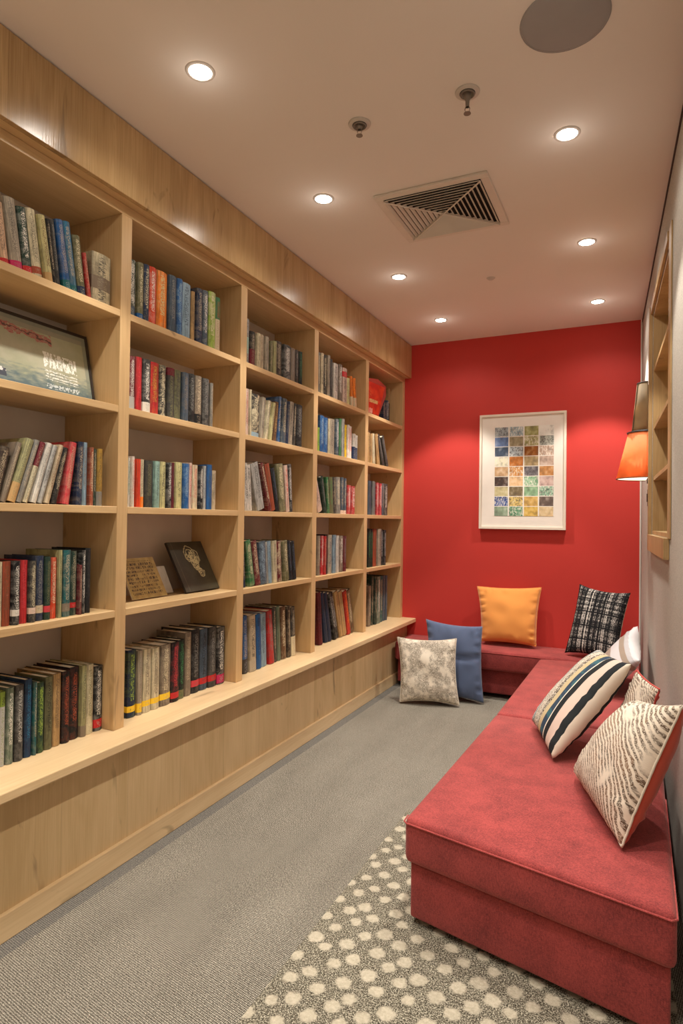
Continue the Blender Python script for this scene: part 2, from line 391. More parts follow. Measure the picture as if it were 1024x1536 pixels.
TABLE = """
1,1,-1.772
1.275 1.31 0.191 -0.15 peach - red,0,.12 0.0
1.312 1.354 0.218 -0.16 greige - magenta,0,.13 0.0
1.356 1.39 0.208 -0.15 darkgreen white red,0,.13 0.0
1.392 1.432 0.22 -0.16 cream - rust,.08,.18 0.0
1.433 1.462 0.215 -0.18 paleyellow brown tan,0,.16 0.0
1.463 1.478 0.215 -0.16 black - - 0.0
1.479 1.498 0.22 -0.15 charcoal grey - 0.0
1.499 1.531 0.23 -0.18 blue - teal,0,.15 0.0
1.532 1.568 0.24 -0.17 tealblue - teal,0,.12 0.0
1.57 1.606 0.209 -0.16 olive cream navy,0,.18 0.0
1.608 1.627 0.163 -0.18 red - - 0.0
1.632 1.721 0.188 0.0 cream charcoal taupe,.3,.55 0.0
1,3,-1.772
1.252 1.286 0.174 0.22 darkbrown - - 0.0
1.289 1.31 0.197 0.28 taupe - - 0.0
1.311 1.341 0.213 0.31 paleolive - tan,0,.3 0.0
1.342 1.364 0.214 0.31 grey - - 0.0
1.366 1.388 0.21 0.32 cream - maroon,.6,1 0.0
1.39 1.415 0.208 0.29 offwhite grey - 0.0
1.417 1.438 0.203 0.29 lightgrey - - 0.0
1.44 1.461 0.206 0.27 beige brown - 0.0
1.463 1.487 0.198 0.23 black - - 0.0
1.489 1.52 0.217 0.14 pinkred - - 0.0
1.524 1.55 0.222 0.03 navy - - 0.0
1.552 1.576 0.224 0.0 paleblue taupe - 0.0
1.578 1.598 0.208 0.0 rust cream - 0.0
1.599 1.618 0.205 0.0 darkgreen - - 0.0
1.62 1.648 0.208 0.0 ochre - grey,0,.25 0.0
1,4,-1.772
1.273 1.292 0.204 0.0 teal cream - 0.0
1.294 1.303 0.201 0.0 cream - - 0.0
1.304 1.335 0.201 0.0 rust brown - 0.0
1.336 1.362 0.201 0.0 black white offwhite,.14,.24 0.0
1.364 1.394 0.202 0.0 red pinkred - 0.0
1.395 1.421 0.198 0.0 charcoal cream pinkcream,.14,.24 0.0
1.423 1.456 0.213 0.0 navy grey beige,.12,.24 0.0
1.457 1.481 0.209 0.0 darkgreen olive pinkred,.12,.22 0.0
1.482 1.508 0.205 0.0 redorange cream - 0.0
1.509 1.526 0.229 0.0 paleolive - - 0.0
1.528 1.561 0.228 0.0 teal - taupe,.08,.2 0.0
1.563 1.592 0.223 0.0 darkgreen - red,.12,.2 0.0
1.593 1.608 0.174 0.0 maroon - - 0.0
1.609 1.627 0.225 0.0 black white - 0.0
1.629 1.654 0.231 0.0 black charcoal - 0.0
1,5,-1.795
1.294 1.319 0.228 0.0 taupe - - 0.0
1.322 1.344 0.233 0.0 lime charcoal lightgrey,0,.8 0.0
1.345 1.371 0.241 0.0 greengrey white - 0.0
1.373 1.404 0.243 0.0 charcoal lightgrey - 0.0
1.409 1.437 0.253 0.0 navy tealblue - 0.0
1.438 1.452 0.239 0.0 teal - - 0.0
1.454 1.483 0.233 0.0 darkgreen lime - 0.0
1.486 1.518 0.244 0.0 olive black - 0.0
1.519 1.553 0.247 0.0 tan - - 0.0
1.555 1.589 0.248 0.0 black rust - 0.0
1.591 1.631 0.254 0.0 black rust - 0.0
1.633 1.658 0.254 0.0 paleolive - taupe,0,.15 0.0
1.659 1.694 0.25 0.0 cream olive cream,0,.15 0.0
1.696 1.74 0.237 0.0 black white red,.05,.18 0.0
2,1,-1.772
1.808 1.849 0.226 0.0 darkgreen white slate,0,.2 0.8
1.851 1.885 0.227 0.0 olive cream blue,0,.12 0.0
1.886 1.918 0.233 0.0 navy cream - 0.0
1.919 1.963 0.238 0.0 redorange white - 0.0
1.965 2.029 0.24 0.0 orange paleyellow - 0.0
2.031 2.077 0.243 0.0 slate grey - 0.0
2.079 2.117 0.245 0.0 blue paleblue - 0.5
2.12 2.18 0.246 0.0 paleblue slate - 0.0
2.184 2.21 0.226 0.0 tan - - 0.0
2.213 2.255 0.25 0.0 navy - - 0.0
2.256 2.294 0.255 0.0 slate white - 0.0
2.296 2.349 0.264 0.0 lime cream - 0.5
2.352 2.391 0.256 0.0 green rust beige,0,.6 0.0
2,2,-1.772
1.818 1.853 0.209 0.0 maroon white lightgrey,0,.25 0.0
1.855 1.89 0.214 0.0 red pinkred - 0.0
1.892 1.934 0.214 0.0 charcoal white offwhite,.02,.2 0.0
1.936 1.989 0.214 0.0 red ochre - 0.0
1.992 2.032 0.214 0.0 charcoal cream - 0.7
2.034 2.078 0.212 0.0 charcoal olive maroon,.85,1 0.0
2.08 2.125 0.214 0.0 olive charcoal - 0.6
2.128 2.171 0.213 0.0 slate taupe - 0.0
2.173 2.216 0.217 0.0 black grey - 0.0
2.219 2.267 0.219 0.0 taupe beige black,0,.22 0.0
2.27 2.321 0.218 0.0 charcoal grey - 0.6
2.324 2.347 0.206 0.0 grey - - 0.0
2,3,-1.772
1.823 1.833 0.189 0.0 offwhite green - 0.0
1.835 1.852 0.196 0.0 white redorange - 0.0
1.865 1.891 0.189 0.0 redorange red - 0.0
1.892 1.914 0.19 0.0 cream - orange,0,.22 0.0
1.918 1.966 0.189 0.0 charcoal olive - 0.0
1.968 2.0 0.19 0.0 paleteal - - 0.0
2.002 2.037 0.191 0.0 paleyellow charcoal - 0.0
2.04 2.068 0.19 0.0 black white - 0.0
2.069 2.093 0.193 0.0 maroon charcoal - 0.0
2.095 2.138 0.197 0.0 paleyellow olive - 0.0
2.139 2.18 0.195 0.0 blue paleblue - 0.0
2.181 2.203 0.202 0.0 pinkcream red - 0.0
2.205 2.245 0.195 0.0 cream red - 0.0
2.247 2.275 0.194 0.0 black white - 0.0
2.276 2.297 0.196 0.0 lightgrey slate - 0.0
2.3 2.341 0.204 0.0 blue slate - 0.0
2.346 2.383 0.181 0.0 beige - - 0.0
2,5,-1.795
1.865 1.91 0.264 0.0 navy lime yellow,.08,.17 0.0
1.913 1.94 0.255 0.0 greige taupe yellow,.04,.18 0.0
1.942 1.99 0.255 0.0 cream taupe yellow,.1,.19 0.0
1.99 2.038 0.251 0.0 cream taupe yellow,.1,.19 0.0
2.041 2.105 0.254 0.0 taupe cream yellow,.1,.2 0.0
2.108 2.16 0.254 0.0 black pinkred red,.06,.16 0.0
2.163 2.202 0.255 0.0 black green olive,0,.15 0.0
2.206 2.252 0.28 0.0 taupe - - 0.0
2.257 2.313 0.285 0.0 black grey pinkred,.1,.2 0.0
2.315 2.371 0.278 0.0 slate black red,.1,.2 0.0
2.373 2.433 0.279 0.0 charcoal grey red,.1,.2 0.0
2.435 2.492 0.27 0.0 black white magenta,.02,.17 0.0
3,1,-1.772
2.598 2.637 0.231 0.0 lightgrey - paleteal,.25,.6 0.0
2.645 2.693 0.18 0.0 black - maroon,0,.5 0.0
2.696 2.735 0.183 0.0 cream - - 0.0
2.738 2.776 0.189 0.0 beige taupe - 0.0
2.778 2.817 0.188 0.0 greige - - 0.0
2.826 2.853 0.176 0.0 olive - - 0.0
2.855 2.891 0.184 0.0 paleolive olive - 0.0
2.896 2.961 0.198 0.0 darkbrown - - 0.0
2.968 3.044 0.196 0.0 charcoal white - 0.0
3.048 3.1 0.197 0.0 taupe grey - 0.0
3.104 3.149 0.201 0.0 darkbrown grey - 0.0
3.153 3.195 0.203 0.0 black green - 0.0
3,2,-1.772
2.607 2.644 0.236 0.0 pinkcream rust - 0.0
2.647 2.658 0.238 -0.01 cream - - 0.0
2.661 2.738 0.223 0.03 charcoal cream paleblue,0,.12 1.0
2.746 2.782 0.221 0.1 greige - - 0.0
2.784 2.819 0.212 0.16 cream charcoal - 0.0
2.822 2.853 0.209 0.18 paleyellow taupe - 0.0
2.856 2.895 0.219 0.11 brown tan - 0.0
2.901 2.927 0.255 0.06 blue cream - 0.0
2.929 2.981 0.25 0.06 slate cream - 0.0
2.985 3.022 0.243 0.07 navy grey - 0.0
3.024 3.073 0.248 0.07 greige charcoal - 0.0
3.076 3.11 0.248 0.04 charcoal - - 0.0
3.114 3.181 0.248 0.01 black grey - 0.0
3,3,-1.772
2.61 2.649 0.237 -0.1 offwhite charcoal - 0.0
2.649 2.688 0.233 -0.1 offwhite charcoal - 0.0
2.691 2.767 0.247 -0.29 lightgrey charcoal - 0.0
2.77 2.806 0.261 -0.36 maroon cream - 0.0
2.809 2.861 0.256 -0.28 rust brown - 0.0
2.865 2.904 0.236 -0.26 black slate - 0.0
2.907 2.976 0.261 -0.17 olive cream - 0.0
2.979 3.018 0.261 -0.13 pinkcream red - 0.0
3.022 3.065 0.271 -0.09 black offwhite - 0.0
3,4,-1.772
2.616 2.641 0.224 -0.09 navy - - 0.0
2.649 2.7 0.235 -0.21 green cream - 0.0
2.705 2.757 0.23 -0.22 maroon cream - 0.0
2.762 2.825 0.224 -0.11 slate paleblue - 0.6
2.828 2.849 0.222 -0.1 lightgrey - - 0.0
2.852 2.889 0.225 -0.09 paleblue slate - 0.0
2.893 2.938 0.226 -0.07 cream - - 0.0
2.941 2.994 0.223 -0.09 maroon cream - 0.7
2.998 3.053 0.223 -0.14 olive cream - 0.0
3.068 3.108 0.223 -0.16 black slate - 0.0
3.108 3.149 0.219 -0.16 black slate - 0.0
3,5,-1.795
2.661 2.706 0.293 -0.05 blue - charcoal,0,.25 0.0
2.712 2.773 0.291 -0.06 beige charcoal greige,0,.2 0.0
2.777 2.827 0.288 -0.06 blue navy - 0.0
2.83 2.889 0.284 -0.06 paleblue slate - 0.0
2.9 2.953 0.293 -0.12 red grey - 0.0
2.958 2.992 0.304 -0.08 charcoal - - 0.0
2.997 3.036 0.303 -0.07 greengrey olive - 0.0
3.039 3.095 0.295 -0.07 brown cream - 0.0
3.1 3.141 0.292 -0.06 darkbrown - - 0.0
3.144 3.192 0.282 -0.07 charcoal - cream,0,.4 0.0
4,1,-1.772
3.349 3.379 0.256 0.0 white - - 0.0
3.384 3.417 0.256 0.0 grey cream - 0.0
3.42 3.459 0.26 0.0 cream charcoal - 0.0
3.464 3.503 0.26 0.0 charcoal cream - 0.0
3.507 3.547 0.267 0.0 greige charcoal - 0.0
3.55 3.583 0.252 0.0 charcoal grey - 0.0
3.587 3.656 0.237 0.0 offwhite charcoal - 0.0
3.663 3.717 0.247 0.0 taupe white - 0.0
3.726 3.798 0.238 0.0 pinkcream charcoal red,.75,.9 0.0
3.806 3.857 0.188 0.0 paleyellow - - 0.0
3.864 3.908 0.21 -0.15 orange brown beige,0,.35 0.0
3.908 3.953 0.206 -0.15 orange brown beige,0,.35 0.0
4,2,-1.772
3.375 3.409 0.149 0.0 lime green - 0.0
3.413 3.471 0.229 0.0 blue paleblue - 0.0
3.471 3.528 0.225 0.0 blue paleblue - 0.0
3.532 3.56 0.226 0.0 cream - - 0.0
3.563 3.633 0.232 0.0 greige charcoal - 0.0
3.636 3.68 0.239 0.0 slate white - 0.0
3.685 3.724 0.25 0.0 green grey - 0.0
3.727 3.773 0.255 0.0 lightgrey charcoal - 0.0
3.778 3.813 0.222 0.0 yellow black - 0.0
3.818 3.857 0.228 0.0 white redorange - 0.0
3.857 3.897 0.224 0.0 white redorange - 0.0
3.903 3.951 0.179 0.0 offwhite - navy,0,.5 0.0
3.951 4.0 0.175 0.0 offwhite - navy,0,.5 0.0
4,3,-1.772
3.404 3.475 0.228 -0.39 pinkcream - - 0.0
3.479 3.521 0.23 -0.26 darkgreen grey - 0.0
3.524 3.56 0.229 -0.12 green - - 0.0
3.564 3.618 0.232 -0.08 olive green - 0.0
3.622 3.665 0.234 -0.06 charcoal - - 0.0
3.669 3.734 0.239 -0.05 grey cream - 0.0
3.739 3.781 0.243 0.0 slate - pinkcream,0,.1 0.0
3.781 3.823 0.239 0.0 slate - pinkcream,0,.1 0.0
3.835 3.896 0.197 0.0 red white - 0.0
3.896 3.958 0.193 0.0 red white - 0.0
4,4,-1.772
3.411 3.452 0.245 0.0 taupe - - 0.0
3.455 3.486 0.244 0.0 red white - 0.0
3.489 3.515 0.241 0.0 red - - 0.0
3.519 3.553 0.251 0.0 black maroon - 0.0
3.56 3.618 0.247 0.0 greige slate - 0.0
3.622 3.666 0.246 0.0 paleblue charcoal - 0.0
3.67 3.717 0.242 0.0 offwhite grey - 0.0
3.721 3.778 0.239 0.0 taupe white - 0.0
3.782 3.834 0.236 0.0 maroon grey - 0.0
4,5,-1.795
3.494 3.542 0.335 -0.12 maroon black - 0.0
3.548 3.594 0.332 -0.24 navy charcoal - 0.0
3.594 3.64 0.328 -0.24 navy charcoal - 0.0
3.643 3.686 0.325 -0.32 black lightgrey - 0.0
3.686 3.73 0.321 -0.32 black lightgrey - 0.0
3.737 3.795 0.324 -0.3 tan brown - 0.0
3.799 3.863 0.318 -0.29 tan taupe - 0.0
3.867 3.921 0.312 -0.27 red orange - 0.0
3.925 4.001 0.307 -0.28 brown cream - 0.0
5,1,-1.835
4.617 4.657 0.18 0.0 navy - - 0.0
4.657 4.697 0.176 0.0 navy - - 0.0
4.704 4.741 0.2 0.0 slate white - 0.0
4.746 4.774 0.304 0.0 tan - charcoal,0,.6 0.0
5,2,-1.772
4.18 4.221 0.225 0.0 tan - - 0.0
4.221 4.262 0.221 0.0 tan - - 0.0
4.266 4.317 0.228 -0.11 cream - - 0.0
4.321 4.379 0.233 -0.23 tan brown - 0.0
4.39 4.443 0.248 -0.47 charcoal grey - 0.0
4.443 4.497 0.244 -0.47 charcoal grey - 0.0
5,3,-1.772
4.191 4.253 0.249 0.0 slate charcoal - 0.0
4.257 4.3 0.249 0.0 grey slate - 0.0
4.3 4.343 0.245 0.0 grey slate - 0.0
4.351 4.4 0.244 0.0 pinkred white - 0.0
4.4 4.45 0.24 0.0 pinkred white - 0.0
4.458 4.516 0.245 0.0 slate - - 0.0
4.521 4.594 0.245 0.0 charcoal white - 0.0
5,4,-1.772
4.202 4.25 0.283 0.0 black green - 0.0
4.25 4.298 0.279 0.0 black green - 0.0
4.303 4.375 0.28 0.0 rust brown - 0.0
4.38 4.451 0.279 0.0 greige charcoal - 0.0
4.457 4.501 0.274 0.0 black lightgrey - 0.0
4.501 4.546 0.27 0.0 black lightgrey - 0.0
5,5,-1.795
4.282 4.335 0.3 0.0 taupe - - 0.0
4.342 4.386 0.364 0.0 darkgreen - - 0.0
4.386 4.43 0.36 0.0 darkgreen - - 0.0
4.435 4.497 0.358 0.0 greengrey white - 0.0
4.502 4.576 0.355 0.0 teal - - 0.0
4.581 4.625 0.355 0.0 slate grey - 0.0
4.625 4.668 0.351 0.0 slate grey - 0.0
"""
LC = (1, .93, .84); SPOT_W, SPOT_A, SPOT_B, WIDE_W, WIDE_A, GLOW_W, EXPO = 42, 79, .3, 5.5, 150, .1, 0.75
# ------------------------------------------------------------------ dimensions (metres)
H = 2.70; YB = 4.863; YN = -1.6
XS, XF, XP, XC, XK = -1.740, -1.685, -1.698, -1.623, -2.020   # shelf front, bulkhead, cabinet, counter front, shelf back
PY = [.972, 1.7362, 2.5123, 3.2724, 4.0494, 4.813]; PW = .052
ZS = {1: 2.0334, 2: 1.6772, 3: 1.3023, 4: .9185}; ZK = .475; ZT = 2.394; ST = .026
wx = lambda y: .022 + (YB-y)*.0454                              # the right wall runs slightly askew

# ------------------------------------------------------------------ room shell
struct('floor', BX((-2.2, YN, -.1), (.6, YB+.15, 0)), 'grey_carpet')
struct('ceiling', BX((-2.2, YN, H), (.6, YB+.15, H+.1)), 'ceiling_paint')
struct('wall_back', BX((-2.2, YB, 0), (.6, YB+.12, H)), 'red_paint')
struct('wall_left', BX((-2.15, YN, 0), (XK-.012, YB, H)), 'plaster_back')
struct('wall_front', BX((-2.2, YN-.12, 0), (.6, YN, H)), 'ceiling_paint')
NY0, NY1, NZ0, NZ1 = 2.86, 3.84, 1.205, 2.42                     # opening of the niche
def wallquad(bm, y0, y1, z0, z1, o0, o1):
    prism(bm, [(wx(y0)+o0, y0), (wx(y0)+o1, y0), (wx(y1)+o1, y1), (wx(y1)+o0, y1)], z0, z1); return bm
bm = bmesh.new()
wallquad(bm, YN, NY0, 0, H, 0, .3); wallquad(bm, NY1, YB, 0, H, 0, .3)
wallquad(bm, NY0, NY1, 0, NZ0, 0, .3); wallquad(bm, NY0, NY1, NZ1, H, 0, .3)
struct('wall_right', bm, 'grey_wallcovering')
bm = bmesh.new(); tube(bm, [(wx(YB)-.006, YB-.006, .35), (wx(YB)-.006, YB-.006, H)], .006, 6)
struct('trim_1', bm, 'white_trim')

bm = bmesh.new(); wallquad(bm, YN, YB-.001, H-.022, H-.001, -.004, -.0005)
struct('cove_shadow_strip', bm, 'painted_cove_shadow')  # brown strip painted in for the cove shadow along the wall top
# ------------------------------------------------------------------ bulkhead, bookcase, base cabinet, counter
struct('trim_2', BX((XF-.02, YN, 2.432), (XF, YB, H-.004), .001, 1), 'oak_fascia')
struct('trim_3', BX((XK-.012, YN, 2.432), (XF-.02, YB, 2.45)), 'oak_shelf')
bc = thing('bookcase', (XS, 2.9, ZK), 'pale oak built-in bookcase filling the left wall, open square compartments full of books', 'bookcase')
for i, y in enumerate(PY):
    y1 = y+PW if i < 5 else YB-.001
    obj('upright', BX((XK, y, ZK), (XS, y1, ZT), .0015, 1), 'oak_upright', bc, world=True)
obj('upright', BX((XK, .2, ZK), (XS, .252, ZT), .0015, 1), 'oak_upright', bc, world=True)
bays = [(.252, PY[0])] + [(PY[i]+PW, PY[i+1]) for i in range(5)]
for a, b in bays:
    for r in range(1, 5):
        obj('shelf', BX((XK, a, ZS[r]-ST), (XS-.001, b, ZS[r]), .0015, 1), 'oak_shelf', bc, world=True)
obj('top_rail', BX((XK, .2, ZT), (XS, YB-.001, 2.431), .001, 1), 'oak_shelf', bc, world=True)
obj('back_panel', BX((XK-.011, .2, ZK), (XK, YB-.001, ZT)), 'plaster_back', bc, world=True)
cb_ = thing('base_cabinet', (XP, 2.5, 0), 'long low pale oak cabinet front under the bookcase counter', 'cabinet')
obj('front_panel', BX((XP-.02, YN, .02), (XP, YB-.001, ZK-.033)), 'oak_panel', cb_, world=True)
obj('carcass', BX((XK, YN, .0), (XP-.02, YB-.001, ZK-.033)), 'oak_upright', cb_, world=True)
obj('skirting', BX((XP-.02, YN, 0), (XP+.014, YB-.001, .082), .003, 2), 'oak_counter', cb_, world=True)
ct = obj('counter', BX((XK, YN, ZK-.032), (XC, YB-.001, ZK-.0005), .004, 2), 'oak_counter')
tag(ct, 'long pale oak counter board running beneath the bookcase above the cabinet', 'counter')

# ------------------------------------------------------------------ books
PAL = {'peach':('peach',(214,176,142)),'red':('red',(186,44,46)),'greige':('greige',(172,160,140)),'magenta':('magenta',(186,44,92)),
'darkgreen':('dark green',(36,62,52)),'white':('white',(228,222,210)),'cream':('cream',(212,200,166)),'rust':('rust brown',(156,74,50)),
'paleyellow':('pale yellow',(204,196,140)),'brown':('brown',(108,78,54)),'tan':('tan',(186,150,100)),'black':('black',(30,30,32)),
'charcoal':('charcoal',(62,60,58)),'grey':('grey',(128,126,120)),'blue':('blue',(38,92,150)),'teal':('teal',(36,96,98)),
'tealblue':('teal blue',(44,112,146)),'olive':('olive green',(110,108,76)),'navy':('navy blue',(36,50,78)),'taupe':('taupe',(128,114,98)),
'darkbrown':('dark brown',(58,46,38)),'paleolive':('pale olive',(166,162,116)),'maroon':('maroon',(106,34,42)),'offwhite':('off-white',(216,210,198)),
'lightgrey':('light grey',(176,174,168)),'beige':('beige',(196,178,148)),'pinkred':('pinkish red',(200,64,72)),'paleblue':('pale blue',(142,168,184)),
'ochre':('ochre',(182,142,62)),'pinkcream':('pinkish cream',(216,190,172)),'redorange':('red-orange',(214,72,40)),'lime':('lime green',(150,176,72)),
'greengrey':('grey-green',(108,122,104)),'slate':('slate blue',(74,88,102)),'orange':('orange',(236,128,34)),'green':('green',(62,120,76)),
'paleteal':('pale teal',(150,184,172)),'yellow':('yellow',(236,196,50))}
ORD = ['first','second','third','fourth','fifth','sixth','seventh','eighth','ninth','tenth']
ROWN = {1:'top shelf',2:'second shelf',3:'middle shelf',4:'fourth shelf',5:'bottom shelf'}
BAYN = {1:'nearest bay',2:'second bay',3:'middle bay',4:'fourth bay',5:'farthest bay'}
def book_mesh(T, Hh, D):
    """hard cover (rounded spine + two boards) and a page block; spine faces +X, foot at z=0"""
    me = bmesh.new(); th = .0022; k = 6; bulge = min(.004, T*.16)
    outer = [(-D, -T/2), (-.003, -T/2)] + [(-.003+bulge*math.sin(PI*i/k)+.003*math.sin(PI*i/k), -T/2+T*i/k) for i in range(1, k)] + [(-.003, T/2), (-D, T/2)]
    inner = [(-D, T/2-th), (-.006, T/2-th), (-.006, -T/2+th), (-D, -T/2+th)]
    poly = outer+inner; uvl = me.loops.layers.uv.new('UVMap')
    lo = [me.verts.new((x, y, 0)) for x, y in poly]; hi = [me.verts.new((x, y, Hh)) for x, y in poly]; n = len(poly)
    for i in range(n):
        j = (i+1) % n; f = me.faces.new((lo[i], lo[j], hi[j], hi[i]))
        for l, vv in zip(f.loops, (0, 0, 1, 1)):
            p = l.vert.co; l[uvl].uv = ((p.y+T/2)/T if 1 <= i <= k else (.1 + min(1, -p.x/D)*.7), vv)
    no = len(outer)
    # caps built as quads between outer and inner outlines
    def cap(vs, z):
        a = [vs[0], vs[1], vs[no+2], vs[no+3]]; b = [vs[no-2], vs[no-1], vs[no], vs[no+1]]
        c = [vs[i] for i in range(1, no-1)] + [vs[no+1], vs[no+2]]
        for q in (a, b, c):
            f = me.faces.new(q)
            for l in f.loops: l[uvl].uv = (.05, z)
    cap(lo, .001); cap(hi, .999)
    pg = bmesh.new(); box(pg, (-D+.004, -T/2+th, .003), (-.0062, T/2-th, Hh-.004))
    return me, pg
def v3(k): return [float(c) for c in lin(PAL[k][1])]
def rect(Y, T, Hh, a):
    """corners in the shelf plane (y, z) of a book leaning by angle a, foot centre at Y"""
    c, s = math.cos(a), math.sin(a); lift = T/2*abs(s)
    return [(Y+p*c+q*s, lift-p*s+q*c) for p, q in ((-T/2,0),(T/2,0),(T/2,Hh),(-T/2,Hh))]
def hit(A, B):
    for P in (A, B):
        for i in range(4):
            ex, ez = P[(i+1)%4][0]-P[i][0], P[(i+1)%4][1]-P[i][1]; nx, nz = -ez, ex
            a = [x*nx+z*nz for x, z in A]; b = [x*nx+z*nz for x, z in B]
            if max(a) <= min(b)+1e-7 or max(b) <= min(a)+1e-7: return False
    return True
seen = {}
blocks = []; cur = None
for ln in TABLE.strip().split('\n'):
    if ',' in ln and ln.count(' ') == 0:
        b, r, x = ln.split(','); cur = (int(b), int(r), float(x), []); blocks.append(cur)
    else: cur[3].append(ln.split())
for bay, row, X, rows in blocks:
    z0 = ZS.get(row, ZK)
    ya, yb2 = PY[bay-1]+PW, PY[bay]
    clear = {1: ZT, 2: ZS[1]-ST, 3: ZS[2]-ST, 4: ZS[3]-ST, 5: ZS[4]-ST}[row]-z0-.01
    prev = []; N = len(rows); items = []
    for i, e in enumerate(rows):
        y0, y1, hh, a = map(float, e[:4]); T = max(.012, (y1-y0)*math.cos(a)-.0012); hh = min(hh, clear-T*abs(math.sin(a)))
        Y = (y0+y1)/2
        g = .0006
        while min(p[0] for p in rect(Y, T, hh, a)) < ya+.001: Y += .001
        while any(hit([(p[0], p[1]) for p in rect(Y-g, T+g, hh, a)], q) for q in prev[-3:]): Y += .001
        while max(p[0] for p in rect(Y, T, hh, a)) > yb2-.001 and T > .012:
            T -= .001; Y -= .0005
        q = rect(Y, T, hh, a); prev.append(q)
        items.append((Y, T, hh, a, e, i))
    hs = sorted(x[2] for x in items); ts = sorted(x[1] for x in items)
    for Y, T, hh, a, e, i in items:
        base, tx, bd, pat = e[4], e[5], e[6], float(e[7])
        Dp = min(R.uniform(.15, .19), X-XK-.012)
        me, pg = book_mesh(T, hh, Dp)
        o = obj('book', me, 'book_cover'); p_ = obj('pages', pg, 'page_paper', o)
        o.location = (X + R.uniform(-.006, .006), Y, z0+.0006+T/2*abs(math.sin(a))); o.rotation_euler = (-a, 0, 0)
        o['colour_base'] = v3(base)
        o['colour_text'] = v3(tx if tx != '-' else ('charcoal' if sum(PAL[base][1]) > 380 else 'beige'))
        lo, hi, band = -1., -1., 'grey'
        if bd != '-': band, lo, hi = bd.split(',')[0], float(bd.split(',')[1]), float(bd.split(',')[2])
        o['colour_band'] = v3(band)
        o['band_range'] = [lo, hi, R.uniform(0, 90)]
        o['print_style'] = [1.0 if tx != '-' else .7, max(pat, .22), .25 if hi < .3 else (hi+.03 if lo < .1 else .05)]
        # label
        lean = 'leaning ' if abs(a) > .14 else ''
        size = 'thick ' if T > ts[-1]*.93 and T > 1.25*ts[N//2] else ('slim ' if T < ts[0]*1.15 and T < .72*ts[N//2] else ('short ' if hh < .82*hs[-1] else ''))
        feat = ''
        if bd != '-' and lo < .3: feat = f' with {PAL[band][0]} foot band'
        elif bd != '-': feat = f' with {PAL[band][0]} top'
        elif tx != '-': feat = f' with {PAL[tx][0]} lettering'
        pos = (f'{ORD[i]} from left' if i > 0 else 'leftmost') if i < (N+1)//2 else (f'{ORD[N-1-i]} from right' if i < N-1 else 'rightmost')
        lab = f'{lean}{size}{PAL[base][0]} book{feat}, {pos}, {ROWN[row]}, {BAYN[bay]}'
        if len(lab.split()) > 16: lab = f'{size}{PAL[base][0]} book{feat}, {pos}, {ROWN[row]}, {BAYN[bay]}'
        tag(o, lab, 'book', f'books on the {ROWN[row]} of the {BAYN[bay]}')

# ------------------------------------------------------------------ painted pictures
def art(name, c00, c10, c11, c01, nx, ny, fn, mat, parent=None):
    """a picture sheet between four corners, coloured by fn(u, v)"""
    bm = bmesh.new(); cl = bm.loops.layers.float_color.new('Col')
    c = [Vector(p) for p in (c00, c10, c11, c01)]
    g = [[bm.verts.new(c[0]*(1-i/nx)*(1-j/ny)+c[1]*(i/nx)*(1-j/ny)+c[2]*(i/nx)*(j/ny)+c[3]*(1-i/nx)*(j/ny)) for i in range(nx+1)] for j in range(ny+1)]
    for j in range(ny):
        for i in range(nx):
            f = bm.faces.new((g[j][i], g[j][i+1], g[j+1][i+1], g[j+1][i])); col = (*lin(fn((i+.5)/nx, (j+.5)/ny)), 1)
            for l in f.loops: l[cl] = col
    me = bpy.data.meshes.new(name); bm.to_mesh(me); bm.free(); me.materials.append(M[mat])
    o = bpy.data.objects.new(name, me); COL.objects.link(o)
    if parent: o.parent = parent; o.matrix_parent_inverse = Matrix.Translation(parent.location).inverted()
    return o
def fb(x, y, s=0): return noise.fractal(Vector((x, y, s)), 1, 2, 4)
def mixc(a, b, t): t = max(0, min(1, t)); return tuple(p*(1-t)+q*t for p, q in zip(a, b))
def slab(bm, c00, c10, c11, c01, n, d, b0=0):
    """a plate with real thickness behind four corners (n points out of its face)"""
    n = Vector(n).normalized(); f = [Vector(p)+n*b0 for p in (c00, c10, c11, c01)]; k = [p-n*d for p in f]
    a = [bm.verts.new(p) for p in f]; b = [bm.verts.new(p) for p in k]
    bm.faces.new(a); bm.faces.new(list(reversed(b)))
    for i in range(4): bm.faces.new((a[i], b[i], b[(i+1)%4], a[(i+1)%4]))
    return bm
def frame_bars(bm, c, w, n, d):
    """four mitred bars inside the rectangle c (bl, br, tr, tl)"""
    c = [Vector(p) for p in c]; n = Vector(n).normalized(); ux = (c[1]-c[0]).normalized(); uy = (c[3]-c[0]).normalized()
    inn = [c[0]+ux*w+uy*w, c[1]-ux*w+uy*w, c[2]-ux*w-uy*w, c[3]+ux*w-uy*w]
    for i in range(4):
        j = (i+1) % 4; slab(bm, c[i], c[j], inn[j], inn[i], n, d)
    return bm

